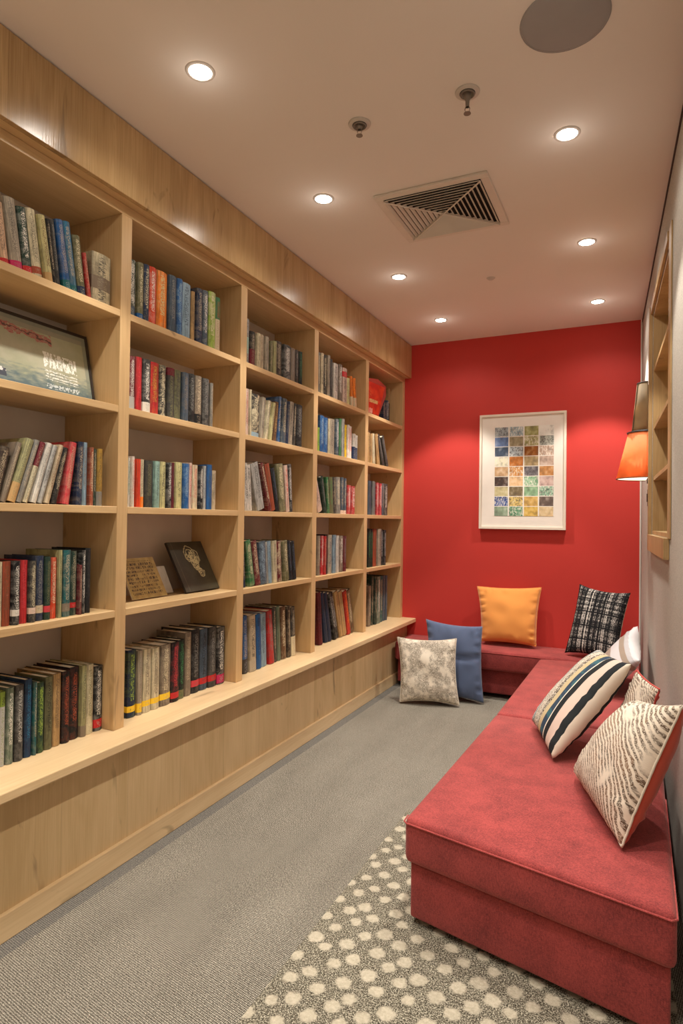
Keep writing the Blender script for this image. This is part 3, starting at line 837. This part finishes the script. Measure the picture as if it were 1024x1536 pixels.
# wall picture on the red wall
wp = thing('framed_picture', (-.795, YB, 1.21), 'white framed abstract mosaic print hanging on the red wall', 'picture')
PX0, PX1, PZ0, PZ1 = -1.112, -.477, 1.210, 2.086; fy = YB-.036
obj('frame', frame_bars(bmesh.new(), [(PX0, fy, PZ0), (PX1, fy, PZ0), (PX1, fy, PZ1), (PX0, fy, PZ1)], .017, (0,-1,0), .034), 'frame_white', wp, world=True)
obj('mat_board', BX((PX0+.017, fy+.01, PZ0+.017), (PX1-.017, YB-.003, PZ1-.017)), 'mat_board', wp, world=True)
rowsC = [
 [(150,160,165),(140,160,168),(148,146,92),(222,222,214)],
 [(96,120,164),(150,140,110),(150,148,96),(150,156,146)],
 [(64,78,98),(176,190,196),(138,80,26),(176,150,132)],
 [(222,220,190),(186,112,50),(162,140,100),(182,158,142)],
 [(196,160,120),(190,128,66),(104,100,104),(186,130,76)],
 [(70,54,48),(214,176,132),(118,164,126),(196,168,160)],
 [(186,176,132),(110,96,70),(128,166,128),(126,170,142)],
 [(60,82,140),(206,178,104),(196,158,86),(98,84,76)],
 [(128,150,126),(80,134,100),(206,170,84),(206,182,138)]]
def mosaic(u, v):
    x = u*4; y = (1-v)*9; i = min(3, int(x)); j = min(8, int(y)); fx, fy_ = x-i, y-j
    if fx < .045 or fx > .965 or fy_ < .04: return (226, 222, 212)
    c = rowsC[j][i]; k = fb(u*13, v*17, i*3+j)
    if (i*5+j*3) % 4 == 1 and fb(u*60, v*30, 9) > .12: c = mixc(c, (226,220,206), .7)
    if (i+j*2) % 5 == 0 and fb(u*40, v*50, 4) > .15: c = mixc(c, (70,66,66), .55)
    return mixc(c, (250,246,236) if k > 0 else (50,44,44), abs(k)*.4)
art('print', (-1.0, fy+.0085, 1.309), (-.56, fy+.0085, 1.309), (-.56, fy+.0085, 1.99), (-1.0, fy+.0085, 1.99), 96, 144, mosaic, 'painted_print', wp)

# wide framed painting leaning in the nearest bay
fp = thing('framed_painting', (-1.86, 1.4, ZS[2]), 'wide dark framed misty green painting leaning on the second shelf of nearest bay', 'picture')
nrm = Vector((.30, 0, -.09)); nrm = Vector((.958, 0, .20))
bl, br_ = Vector((-1.845, 1.10, ZS[2]+.007)), Vector((-1.845, 1.715, ZS[2]+.007)); up = Vector((-.055, 0, .262))
br_.y = 1.725; cs = [bl, br_, br_+up, bl+up]
nn = (cs[1]-cs[0]).cross(cs[3]-cs[0]).normalized()
slabm = slab(bmesh.new(), *cs, nn, .018, -.003); obj('backing', slabm, 'wood_dark_edge', fp, world=True)
obj('frame', frame_bars(bmesh.new(), [p for p in cs], .011, nn, .022), 'wood_dark_edge', fp, world=True)
GL = [(.52,.36,.9,.62)]
def misty(u, v):
    c = mixc((150,152,124), (168,166,142), fb(u*5, v*3, 1)+.5)
    if v < .34: c = mixc(c, (78,98,104), (.34-v)*3.2+fb(u*18, v*26, 2)*.5)
    if v > .86: c = mixc(c, (120,118,108), .6)
    if v > .93 or u > .965: c = mixc(c, (104,112,104), .5)
    if .3 < u < .74:
        d = abs(v-(.86-(u-.3)*.22)+fb(u*14, v*9, 5)*.05)
        if d < .045+.03*fb(u*30, v*30, 6): c = mixc(c, (164,62,66), .55+fb(u*60, v*60, 3)*.5)
        if d < .009: c = mixc(c, (60,40,38), .7)
    if .2 < u < .36 and .8 < v < .93: c = mixc(c, (184,166,112), .5)
    if .67 < u < .90:
        top = .60-(u-.67)*.1
        if top-.22 < v < top and fb(u*52, v*7, 3) > -.16 and abs(fb(u*20, v*16, 11)) > .03: c = mixc(c, (240,240,232), .92)
        elif top-.40 < v < top-.24 and int((top-v)*46) % 2 == 0 and fb(u*75, v*46, 8) > -.12: c = mixc(c, (236,236,228), .85)
        elif .07 < v < .14 and fb(u*90, v*30, 4) > .02: c = mixc(c, (220,226,226), .8)
    if u < .42 and .10 < v < .30-max(0, u-.3)*.8:
        c = mixc(c, (40,44,62), .8)
        if .17 < v < .27 and fb(u*55, v*22, 12) > -.02: c = mixc(c, (232,232,230), .9)
    return c
ux = (cs[1]-cs[0]).normalized(); uy = (cs[3]-cs[0]).normalized(); off = nn*(-.0025)
art('painting', cs[0]+ux*.008+uy*.008+off, cs[1]-ux*.008+uy*.008+off, cs[2]-ux*.008-uy*.008+off, cs[3]+ux*.008-uy*.008+off, 300, 130, misty, 'glazed_print', fp)

# display booklets on the fourth shelf of the second bay
def leaner(name, label, cat, yl, yr, yl2, yr2, h, fn, edge, xb=-1.87, xt=-1.95, d=.008, nx=60, ny=60, group=None):
    t = thing(name, (xb, (yl+yr)/2, ZS[4]), label, cat, group)
    zb = ZS[4]+.007
    c = [Vector((xb, yl, zb)), Vector((xb, yr, zb)), Vector((xt, yr2, zb+h)), Vector((xt, yl2, zb+h))]
    n = (c[1]-c[0]).cross(c[3]-c[0]).normalized()
    obj('board', slab(bmesh.new(), *c, n, d, -.0008), edge, t, world=True)
    art('cover', *c, nx, ny, fn, 'cover_print', t)
def gold(u, v):
    c = mixc((150,124,70), (176,150,92), fb(u*6, v*6, 3)+.5)
    ln = (v*11) % 1
    if .06 < u < .9 and .06 < v < .93 and ln < .62:
        if fb(u*60, int(v*11)*5.1, 2) > -.06 and fb(u*44, v*50, 5) > -.2: c = mixc(c, (52,34,24), .9)
    if v > .5 and v < .62 and u > .35 and u < .5: c = (176,150,92)
    return c
def darkcov(u, v):
    c = mixc((50,44,34), (62,58,46), fb(u*3, v*3, 6)+.5)
    for cx, cy, r in ((.50,.74,.13),(.63,.70,.12),(.56,.66,.09),(.56,.58,.1),(.45,.66,.07),(.68,.62,.07),(.6,.5,.08),(.62,.42,.06),(.66,.36,.07)):
        dd = math.hypot(u-cx, (v-cy)*.9)+fb(u*9, v*9, cx*9)*.035
        if abs(dd-r) < .010 or abs(dd-r*.55) < .007: c = mixc(c, (206,194,150), .85)
    if abs((u-.1)-(1-v)*.02) < .006: c = mixc(c, (110,100,80), .6)
    return c
def pale(u, v): return mixc((178,164,150), (206,196,182), v+fb(u*5, v*5, 8)*.3)
G_ = None
leaner('greeting_card', 'small pale grey card leaning between the gold booklet and the dark book', 'card', 2.165, 2.25, 2.15, 2.235, .118, pale, 'page_paper', xb=-1.905, xt=-1.95, d=.003, nx=12, ny=16)
leaner('booklet', 'gold booklet with dark handwriting on fourth shelf of second bay', 'booklet', 1.95, 2.158, 1.93, 2.125, .165, gold, 'cream_cloth', xb=-1.86, xt=-1.92, d=.006, nx=90, ny=80)
leaner('display_book', 'dark square book with gold line drawing, leaning on fourth shelf of second bay', 'book', 2.262, 2.508, 2.224, 2.47, .225, darkcov, 'wood_dark_edge', xb=-1.84, xt=-1.93, d=.012, nx=150, ny=150)

# red folded picture book and flat books, top shelf of the farthest bay
t = thing('picture_book', (-1.79, 4.3, ZS[1]), 'bright red illustrated picture book propped on top shelf of farthest bay', 'book')
zz = ZS[1]
pts = [(4.118, .012), (4.38, .012), (4.45, .08), (4.59, .21), (4.615, .29), (4.45, .315), (4.12, .262)]
bm = bmesh.new(); a_ = [bm.verts.new((-1.775-.12*z, y, zz+z)) for y, z in pts]; b_ = [bm.verts.new((-1.80-.12*z, y, zz+z)) for y, z in pts]
bm.faces.new(a_); bm.faces.new(list(reversed(b_)))
for i in range(len(pts)): bm.faces.new((a_[i], b_[i], b_[(i+1) % len(pts)], a_[(i+1) % len(pts)]))
obj('back_cover', bm, 'red_velvet', t, world=True)
def redcov(u, v):
    c = mixc((186,40,28), (214,66,34), fb(u*5, v*5, 2)+.5)
    if .1 < u < .4 and .5 < v < .85 and abs(fb(u*16, v*16, 3)) < .05: c = (232,140,80)
    if .3 < u < .8 and .34 < v < .46: c = mixc((222,196,132), (176,90,50), fb(u*30, v*30, 4)+.3)
    if u < .5 and v < .16 and int(u*16) % 2: c = (226,214,200)
    return c
art('front_cover', (-1.7735, 4.125, zz+.014), (-1.7765, 4.375, zz+.022), (-1.7735-.0335, 4.585, zz+.275), (-1.7735-.0312, 4.125, zz+.255), 70, 70, redcov, 'cover_print', t)

# ------------------------------------------------------------------ seating
def seat_module(name, label, base_poly, cushion_poly, seams, feet, zt=.345):
    cx = sum(p[0] for p in cushion_poly)/len(cushion_poly); cy = sum(p[1] for p in cushion_poly)/len(cushion_poly)
    t = thing(name, (cx, cy, 0), label, 'sofa')
    obj('base', prism(bmesh.new(), base_poly, .032, .203, .008, 3), 'red_upholstery', t, world=True, smooth=True)
    bm = prism(bmesh.new(), cushion_poly, .205, zt, .022, 4)
    c = obj('seat_cushion', bm, 'red_upholstery', t, world=True, smooth=True)
    for s in seams: obj('seam', tube(bmesh.new(), s, .0026, 6), 'red_seam', t, world=True)
    for fx, fy2 in feet:
        fz = .0122 if fy2 < 2.6 else 0.0
        b = bmesh.new(); lathe(b, [(0, fz), (.02, fz), (.026, .036), (0, .036)], 16, fx, fy2); obj('foot', b, 'dark_foot', t, world=True)
    return t
cp = [(-.650, 1.852), (.090, 1.678), (.090, 3.045), (-.612, 3.045)]
bp = [(-.634, 1.872), (.078, 1.704), (.082, 3.04), (-.598, 3.04)]
zsm = .329
seat_module('chaise_sofa', 'large red fabric seat block nearest the camera, on the dotted rug', bp, cp,
    [[(-.636, 3.03, .3415), (-.654+.001, 1.90, zsm), (-.6515, 1.86, zsm), (-.640, 1.8475, zsm), (-.6, 1.838, zsm), (.04, 1.6875, zsm), (.078, 1.679, zsm), (.0905, 1.69, zsm), (.0905, 2.4, zsm)][1:],
     ],
    [(-.585, 1.915), (.03, 1.765), (-.55, 2.98), (.05, 2.98)])
seat_module('sofa_seat', 'middle red fabric seat block, behind the striped cushion', [(-.598, 3.06), (.058, 3.06), (.015, 4.44), (-.582, 4.44)],
    [(-.611, 3.052), (.066, 3.052), (.012, 4.47), (-.596, 4.40)], [], [(-.55, 3.12), (0, 3.12), (-.55, 4.38), (-.02, 4.38)], .347)
seat_module('bench_seat', 'low red fabric bench along the foot of the red wall', [(-1.66, 4.545), (.0, 4.545), (-.0, 4.853), (-1.66, 4.853)],
    [(-1.672, 4.50), (.014, 4.482), (.012, 4.857), (-1.672, 4.857)], [[(-1.652, 4.498, .329), (-.6, 4.4875, .329), (0, 4.481, .329)]], [(-1.6, 4.6), (-.1, 4.6)])

def pillow(name, label, c, t, mats, seed=0, pinch=.05, puff=2.2, n=30, wr=.006, piping=None, crease=None, cat='cushion', group=None):
    """cushion between four corner points c = (bl, br, tr, tl) seen from its front"""
    c = [Vector(p) for p in c]; ctr = sum(c, Vector())/4
    nv = ((c[1]-c[0]).cross(c[3]-c[0])+(c[2]-c[1]).cross(c[0]-c[1])*-1)
    nv = (c[1]-c[0]+c[2]-c[3]).cross(c[3]-c[0]+c[2]-c[1]).normalized()
    bm = bmesh.new(); uvl = bm.loops.layers.uv.new('UVMap')
    def P(u, v, side):
        U, V = u*2-1, v*2-1
        su = 1-pinch*(1-U*U)*0; 
        # edges bow inward between the pulled corners
        uu = U*(1-pinch*(1-V*V)*abs(U)**1.5); vv = V*(1-pinch*(1-U*U)*abs(V)**1.5)
        a, b = (uu+1)/2, (vv+1)/2
        p = c[0]*(1-a)*(1-b)+c[1]*a*(1-b)+c[2]*a*b+c[3]*(1-a)*b
        e = max(0, (1-abs(U)**puff))*max(0, (1-abs(V)**puff)); k = e**.42
        w = noise.noise(Vector((u*4+seed, v*4, side*3+seed)))*wr*k
        ed = 1-max(abs(U), abs(V))
        w += (noise.noise(Vector(((V if abs(U) > abs(V) else U)*8+seed*3, seed, (2 if abs(U) > abs(V) else 5)+(1 if U+V > 0 else 0))))*1.6)*wr*math.exp(-((ed-.12)/.1)**2)
        if crease:
            cu, cv, cw = crease; dd = abs((v-cv)-.15*math.sin(u*3+seed)*.3); w -= cw*math.exp(-(dd/.035)**2)*max(0, min(1, (u-cu)*3))*k
        return p + nv*side*(t/2*k+w)
    faces = []
    for side in (1, -1):
        g = [[None]*(n+1) for _ in range(n+1)]
        for j in range(n+1):
            for i in range(n+1):
                # denser rows near the seam
                u = .5-.5*math.cos(PI*i/n); v = .5-.5*math.cos(PI*j/n)
                u = u*.5+i/n*.5; v = v*.5+j/n*.5
                edge = i in (0, n) or j in (0, n)
                if edge and side == -1: g[j][i] = front[j][i]
                else: g[j][i] = (bm.verts.new(P(u, v, side)), u, v)
        if side == 1: front = g
        for j in range(n):
            for i in range(n):
                q = (g[j][i], g[j][i+1], g[j+1][i+1], g[j+1][i]);
                if side == -1: q = q[::-1]
                f = bm.faces.new([x[0] for x in q]); f.smooth = True; f.material_index = 0 if side == 1 else (1 if len(mats) > 1 else 0)
                for l, x in zip(f.loops, q): l[uvl].uv = (x[1], x[2])
    edge_pts = [front[0][i][0].co.copy() for i in range(n+1)]+[front[j][n][0].co.copy() for j in range(1, n+1)]+[front[n][i][0].co.copy() for i in range(n-1, -1, -1)]+[front[j][0][0].co.copy() for j in range(n-1, -1, -1)]
    me = bpy.data.meshes.new(name); bm.to_mesh(me); bm.free()
    for m in mats: me.materials.append(M[m])
    o = bpy.data.objects.new(name, me); COL.objects.link(o)
    # put the origin at the foot of the cushion
    zlow = min(v.co.z for v in me.vertices); org = Vector((ctr.x, ctr.y, zlow))
    me.transform(Matrix.Translation(-org)); o.location = org
    tag(o, label, cat, group)
    if piping: obj('piping', tube(bmesh.new(), [p-org for p in edge_pts], .0035, 6), piping, o, smooth=True)
    return o
S_ = .347
pillow('cushion', 'plain orange cushion sitting on the bench against the red wall', [(-1.052,4.70,.372),(-.662,4.71,.366),(-.640,4.81,.782),(-1.112,4.80,.766)], .14, ['orange_cloth'], 1, .06, wr=.013, piping='orange_cloth')
pillow('cushion', 'black and white woven plaid cushion in the corner of the bench', [(-.455,4.60,.362),(-.115,4.43,.358),(-.040,4.62,.80),(-.372,4.75,.83)], .12, ['plaid_boucle', 'cream_cloth'], 3, .10)
pillow('cushion', 'slate blue velvet cushion standing on the carpet against the bench', [(-1.345,4.34,.012),(-.952,4.34,.012),(-.985,4.425,.525),(-1.40,4.425,.545)], .11, ['blue_cloth'], 5, .07, wr=.011, crease=(.35,.52,.022))
pillow('cushion', 'cream cushion with brown scribble pattern standing on the carpet', [(-1.478,4.10,.014),(-1.088,4.20,.014),(-1.135,4.29,.447),(-1.545,4.22,.432)], .12, ['scribble_cloth'], 8, .09, wr=.010, piping='cream_cloth')
pillow('cushion', 'silvery grey and tan striped satin cushion leaning on the right wall', [(-.23,4.16,.355),(-.19,3.58,.352),(.012,3.50,.575),(.002,4.10,.660)], .12, ['satin_stripe'], 11, .06)
pillow('cushion', 'navy, black and cream striped cushion in the middle of the red seat', [(-.425,2.92,.374),(-.290,2.52,.362),(-.020,2.60,.735),(-.150,3.02,.70)], .14, ['striped_cloth'], 14, .04)
pillow('cushion', 'red piped cushion with sketchy print, half hidden behind the big patterned cushion', [(-.115,2.68,.362),(-.02,2.47,.358),(.070,2.40,.70),(.000,2.62,.71)], .05, ['swirl_cloth', 'red_piped_cloth'], 17, .04, piping='red_piped_cloth')
pillow('cushion', 'large cream cushion with brown swirling print and terracotta back, nearest the camera', [(-.20,2.40,.372),(-.035,1.93,.360),(.112,1.94,.770),(.000,2.32,.672)], .155, ['swirl_cloth', 'terracotta_cloth'], 20, .05, piping='cream_cloth')

# ------------------------------------------------------------------ rug
bm = bmesh.new(); box(bm, (-.893, -.9, .0005), (.02, 2.60, .012), .004, 2)
for v in bm.verts:
    if v.co.x > 0: v.co.x = .0 + wx(v.co.y)-.06
tag(obj('rug', bm, 'dotted_rug'), 'taupe tufted rug with irregular cream dots under the near red seat', 'rug')

# ------------------------------------------------------------------ niche in the right wall
nt = thing('wall_shelf_unit', (wx(3.35), 3.35, NZ0), 'oak lined shelf niche set into the grey right wall', 'shelf')
def wq(y0, y1, z0, z1, o0, o1, nm, m='oak_niche'): return obj(nm, wallquad(bmesh.new(), y0, y1, z0, z1, o0, o1), m, nt, world=True)
e = .001
wq(NY1-.02, NY1-e, NZ0+.02, NZ1-.02, .002, .2, 'side_panel'); wq(NY0+e, NY0+.02, NZ0+.02, NZ1-.02, .002, .2, 'side_panel')
wq(NY0+e, NY1-e, NZ0+e, NZ0+.02, .002, .2, 'bottom_panel'); wq(NY0+e, NY1-e, NZ1-.02, NZ1-e, .002, .2, 'top_panel')
wq(NY0+e, NY1-e, NZ0+e, NZ1-e, .2, .21, 'back_panel')
for z in (1.52, 1.80, 2.12): wq(NY0+.02, NY1-.02, z-.02, z, .006, .2, 'shelf')
wq(NY1, NY1+.045, NZ0-.085, NZ1+.04, -.018, 0-e, 'face_frame'); wq(NY0-.10, NY0, NZ0, NZ1+.04, -.006, 0-e, 'face_frame')
wq(NY0, NY1, NZ1, NZ1+.04, -.012, 0-e, 'face_frame'); wq(NY0-.03, NY1, NZ0-.085, NZ0, -.022, 0-e, 'sill')

# ------------------------------------------------------------------ wall lamp
ly = 4.07; lx = wx(ly)-.012
wl = thing('wall_lamp', (lx, ly, 1.525), 'lit wall lamp with orange shade below a taupe shade, right wall', 'lamp')
ang = (PI/2+.045, PI*1.5+.045)
def half(bm, prof): return lathe(bm, prof, 28, lx, ly, *ang)
obj('back_plate', BX((lx-.001, ly-.05, 1.50), (wx(ly)-.002, ly+.05, 2.07), .002, 1), 'dark_metal', wl, world=True)
b = half(bmesh.new(), [(.166, 1.525), (.103, 1.792)]); o1 = obj('orange_shade', b, 'orange_shade', wl, world=True, smooth=True)
b = half(bmesh.new(), [(.084, 1.803), (.056, 2.085)]); o2 = obj('taupe_shade', b, 'taupe_shade', wl, world=True, smooth=True)
obj('shade_glow_disc', half(bmesh.new(), [(0.001, 1.5275), (.160, 1.5275)]), 'lit_inside_glow', wl, world=True)  # glowing half disc stands in for the lit inside of the shade
for o in (o1, o2):
    md = o.modifiers.new('thickness', 'SOLIDIFY'); md.thickness = .0016
def rim(r, z, rr, m='dark_metal'):
    pts = [(lx+r*math.cos(ang[0]+(ang[1]-ang[0])*i/28), ly+r*math.sin(ang[0]+(ang[1]-ang[0])*i/28), z) for i in range(29)]
    obj('shade_rim', tube(bmesh.new(), pts, rr, 6), m, wl, world=True)
rim(.166, 1.525, .002); rim(.106, 1.796, .0045); rim(.086, 1.803, .003); rim(.056, 2.086, .003)
for aa in (.35, .62):
    th = ang[0]+(ang[1]-ang[0])*aa
    obj('shade_wire', tube(bmesh.new(), [(lx+.0855*math.cos(th), ly+.0855*math.sin(th), 1.803), (lx+.0575*math.cos(th), ly+.0575*math.sin(th), 2.085)], .0018, 5), 'dark_metal', wl, world=True)
b = bmesh.new(); bmesh.ops.create_uvsphere(b, u_segments=16, v_segments=10, radius=.022, matrix=Matrix.Translation((lx-.045, ly, 1.68)))
obj('bulb', b, 'bulb_glow', wl, world=True, smooth=True)
b = bmesh.new(); tube(b, [(lx, ly, 1.73), (lx-.045, ly, 1.73), (lx-.045, ly, 1.70)], .006, 8); obj('bulb_holder', b, 'dark_metal', wl, world=True)
def light(name, typ, loc, parent, energy, color=(1,.86,.7), **kw):
    L = bpy.data.lights.new(name, typ); L.energy = energy; L.color = color
    for k, v in kw.items(): setattr(L, k, v)
    o = bpy.data.objects.new(name, L); COL.objects.link(o); o.location = loc
    if parent: o.parent = parent; o.matrix_parent_inverse = Matrix.Translation(parent.location).inverted()
    return o
light('lamp_light', 'POINT', (lx-.06, ly, 1.66), wl, 1.0, (1,.74,.48), shadow_soft_size=.02)
light('lamp_light', 'POINT', (lx-.035, ly, 1.93), wl, .25, (1,.8,.6), shadow_soft_size=.015)
sw = thing('light_switch', (wx(4.03)-.004, 4.03, 1.36), 'small dark switch plate on the right wall just below the lamp', 'switch')
obj('plate', BX((wx(4.03)-.012, 3.99, 1.365), (wx(4.03)-.0035, 4.07, 1.462), .002, 1), 'dark_metal', sw, world=True)
obj('rocker', BX((wx(4.03)-.0155, 4.012, 1.39), (wx(4.03)-.0125, 4.048, 1.437), .001, 1), 'black_gap', sw, world=True)

# ------------------------------------------------------------------ ceiling fittings
ROWS = {-1.28: [-.9, -.05, .75, 1.60, 2.472, 3.45, 4.315], -.245: [-.9, -.05, .75, 1.52, 2.42, 3.402, 4.348]}  # unseen downlights behind the camera are added for fill light
names = {(-1.28,1.60):'bright recessed downlight above the bookcase, nearest of the left row', (-1.28,2.472):'recessed downlight, second of the left row above the bookcase',
 (-1.28,3.45):'recessed downlight, third of the left row, level with the far vent edge', (-1.28,4.315):'recessed downlight of the left row closest to the red wall',
 (-.245,2.42):'recessed downlight right of the two sprinklers', (-.245,3.402):'recessed downlight of the right row just behind the air vent', (-.245,4.348):'recessed downlight of the right row closest to the red wall'}
for x, ys in ROWS.items():
    for y in ys:
        seen_ = (x, y) in names
        side = 'left' if x < -1 else 'right'
        d = thing('downlight', (x, y, H), names.get((x, y), f'recessed downlight of the {side} row, unseen, giving fill light'), 'ceiling light', 'recessed ceiling downlights')
        obj('rim', lathe(bmesh.new(), [(.037, H-.001), (.037, H-.005), (.046, H-.004), (.048, H-.0005)], 32, x, y), 'metal_white', d, world=True, smooth=True)
        obj('lens', lathe(bmesh.new(), [(0, H-.0062), (.02, H-.0058), (.034, H-.004), (.0368, H-.0012)], 32, x, y), 'lamp_lens', d, world=True, smooth=True)
        l = light('spot', 'SPOT', (x, y, H-.012), d, SPOT_W*(1.55 if y > 4 else .85 if .5 < y < 1 else 1), LC, shadow_soft_size=.03, spot_size=math.radians(SPOT_A), spot_blend=SPOT_B)
        light('spill', 'SPOT', (x, y, H-.012), d, WIDE_W, LC, shadow_soft_size=.035, spot_size=math.radians(WIDE_A), spot_blend=.5)
        light('glow', 'POINT', (x, y, H-.09), d, GLOW_W, LC, shadow_soft_size=.03)
def sprinkler(x, y, drop, label):
    s = thing('sprinkler', (x, y, H), label, 'sprinkler', 'ceiling sprinkler heads')
    obj('flange', lathe(bmesh.new(), [(.020, H-.009), (.024, H-.006), (.037, H-.0055), (.040, H-.004), (.041, H-.0005)], 32, x, y), 'metal_white', s, world=True, smooth=True)
    obj('cup', lathe(bmesh.new(), [(.0195, H-.001), (.024, H-.002), (.0245, H-.011), (.0215, H-.012), (.019, H-.004), (0, H-.004)], 32, x, y), 'sprinkler_metal', s, world=True, smooth=True)
    obj('cup_dark_ring', lathe(bmesh.new(), [(.0246, H-.0045), (.0262, H-.0045), (.0262, H-.007), (.0246, H-.007)], 32, x, y), 'dark_metal', s, world=True)  # dark metal ring round the cup
    obj('stem', lathe(bmesh.new(), [(.011, H-.004), (.011, H-.014-drop*.3), (.007, H-.018-drop*.4), (.006, H-.022-drop)], 20, x, y), 'sprinkler_metal', s, world=True, smooth=True)
    b = bmesh.new()
    for sgn in (-1, 1): tube(b, [(x+sgn*.005, y, H-.02-drop), (x+sgn*.0085, y, H-.028-drop), (x+sgn*.006, y, H-.038-drop), (x, y, H-.042-drop)], .0014, 6)
    obj('yoke', b, 'sprinkler_metal', s, world=True)
    obj('deflector', lathe(bmesh.new(), [(0, H-.0425-drop), (.012, H-.0425-drop), (.012, H-.044-drop), (0, H-.0445-drop)], 20, x, y), 'sprinkler_metal', s, world=True)
sprinkler(-.921, 2.055, 0, 'flush sprinkler head in ceiling between second downlight and longer sprinkler')
sprinkler(-.524, 2.048, .03, 'longer hanging sprinkler head in the ceiling, nearer the round speaker')
sp = thing('ceiling_speaker', (-.198, 1.865, H), 'large round grey speaker grille in the ceiling at top right', 'speaker')
obj('grille', lathe(bmesh.new(), [(0, H-.006), (.112, H-.0055), (.118, H-.004)], 48, -.198, 1.865), 'speaker_mesh', sp, world=True, smooth=True)
obj('rim', lathe(bmesh.new(), [(.118, H-.0045), (.122, H-.0045), (.124, H-.0005)], 48, -.198, 1.865), 'speaker_mesh', sp, world=True, smooth=True)
sd = thing('smoke_sensor', (-.792, 3.686, H), 'tiny white round sensor in the ceiling beyond the air vent', 'sensor')
obj('body', lathe(bmesh.new(), [(0, H-.012), (.014, H-.011), (.02, H-.006), (.026, H-.0005)], 24, -.792, 3.686), 'metal_white', sd, world=True, smooth=True)

# square four-way air diffuser
vx0, vx1, vy0, vy1 = -1.07, -.566, 2.54, 3.03; mx, my = (vx0+vx1)/2, (vy0+vy1)/2
av = thing('air_vent', (mx, my, H), 'square white four-way air vent with slanted louvres in the ceiling', 'vent')
b = bmesh.new(); zt_ = H-.0005; zl = H-.012; w = .036
for (x0, y0, x1, y1) in ((vx0, vy0, vx1, vy0+w), (vx0, vy1-w, vx1, vy1), (vx0, vy0+w, vx0+w, vy1-w), (vx1-w, vy0+w, vx1, vy1-w)): box(b, (x0, y0, zl), (x1, y1, zt_), .002, 1)
obj('frame', b, 'vent_paint', av, world=True)
obj('duct_shade_sheet', BX((vx0+w, vy0+w, H-.003), (vx1-w, vy1-w, H-.0005)), 'vent_shade_black', av, world=True)  # flat near-black sheet painted as the unlit hollow above the louvres
ix, iy = (vx1-vx0)/2-w, (vy1-vy0)/2-w; NS = 10
for d_ in range(4):
    b = bmesh.new()
    for k in range(NS):
        f0 = 1-(k+.05)/NS; f1 = f0-.50/NS       # lower outer edge, upper inner edge
        def corner(f, z, s): 
            X_, Y_ = ix*f, iy*f
            return [(mx-X_, my-Y_, z), (mx+X_, my-Y_, z)] if s == 0 else [(mx+X_, my-Y_, z), (mx+X_, my+Y_, z)] if s == 1 else [(mx+X_, my+Y_, z), (mx-X_, my+Y_, z)] if s == 2 else [(mx-X_, my+Y_, z), (mx-X_, my-Y_, z)]
        lo = corner(f0, H-.019, d_); hi = corner(max(f1, .001), H-.0085, d_)
        lo2 = [(p[0], p[1], p[2]+.0034) for p in lo]; hi2 = [(p[0], p[1], p[2]+.0016) for p in hi]
        V = [b.verts.new(p) for p in (lo[0], lo[1], hi[1], hi[0], lo2[0], lo2[1], hi2[1], hi2[0])]
        for q in ((0,1,2,3),(7,6,5,4),(0,4,5,1),(1,5,6,2),(2,6,7,3),(3,7,4,0)): b.faces.new([V[i] for i in q])
    obj('louvre_panel', b, 'vent_paint', av, world=True)
b = bmesh.new()
for sx, sy in ((-1,-1),(1,-1),(1,1),(-1,1)): tube(b, [(mx, my, H-.021), (mx+sx*ix, my+sy*iy, H-.021)], .0035, 6)
obj('corner_bar', b, 'vent_paint', av, world=True)

# ------------------------------------------------------------------ camera and view
cam = bpy.data.cameras.new('camera'); co = bpy.data.objects.new('camera', cam); COL.objects.link(co)
rt = Vector((0.90370856, 0.42795681, 0.0127988)); up_ = Vector((-0.0061521, -0.01691064, 0.99983808)); fw = Vector((-0.42810395, 0.90364097, 0.01264945))
mt = Matrix((rt, up_, -fw)).transposed().to_4x4(); mt.translation = (0, 0, 1.263); co.matrix_world = mt
cam.sensor_fit = 'VERTICAL'; cam.sensor_height = 36; cam.lens = 938.58/1536*36; cam.clip_start = .02
sc.camera = co
w = bpy.data.worlds.new('world'); sc.world = w; w.use_nodes = True
w.node_tree.nodes['Background'].inputs[0].default_value = (.9, .85, .8, 1); w.node_tree.nodes['Background'].inputs[1].default_value = .0
sc.view_settings.view_transform = 'Standard'; sc.view_settings.look = 'None'; sc.view_settings.gamma = 1
sc.view_settings.exposure = EXPO
sc.cycles.max_bounces = 10; sc.cycles.diffuse_bounces = 7; sc.cycles.glossy_bounces = 3
sc.cycles.sample_clamp_indirect = 4
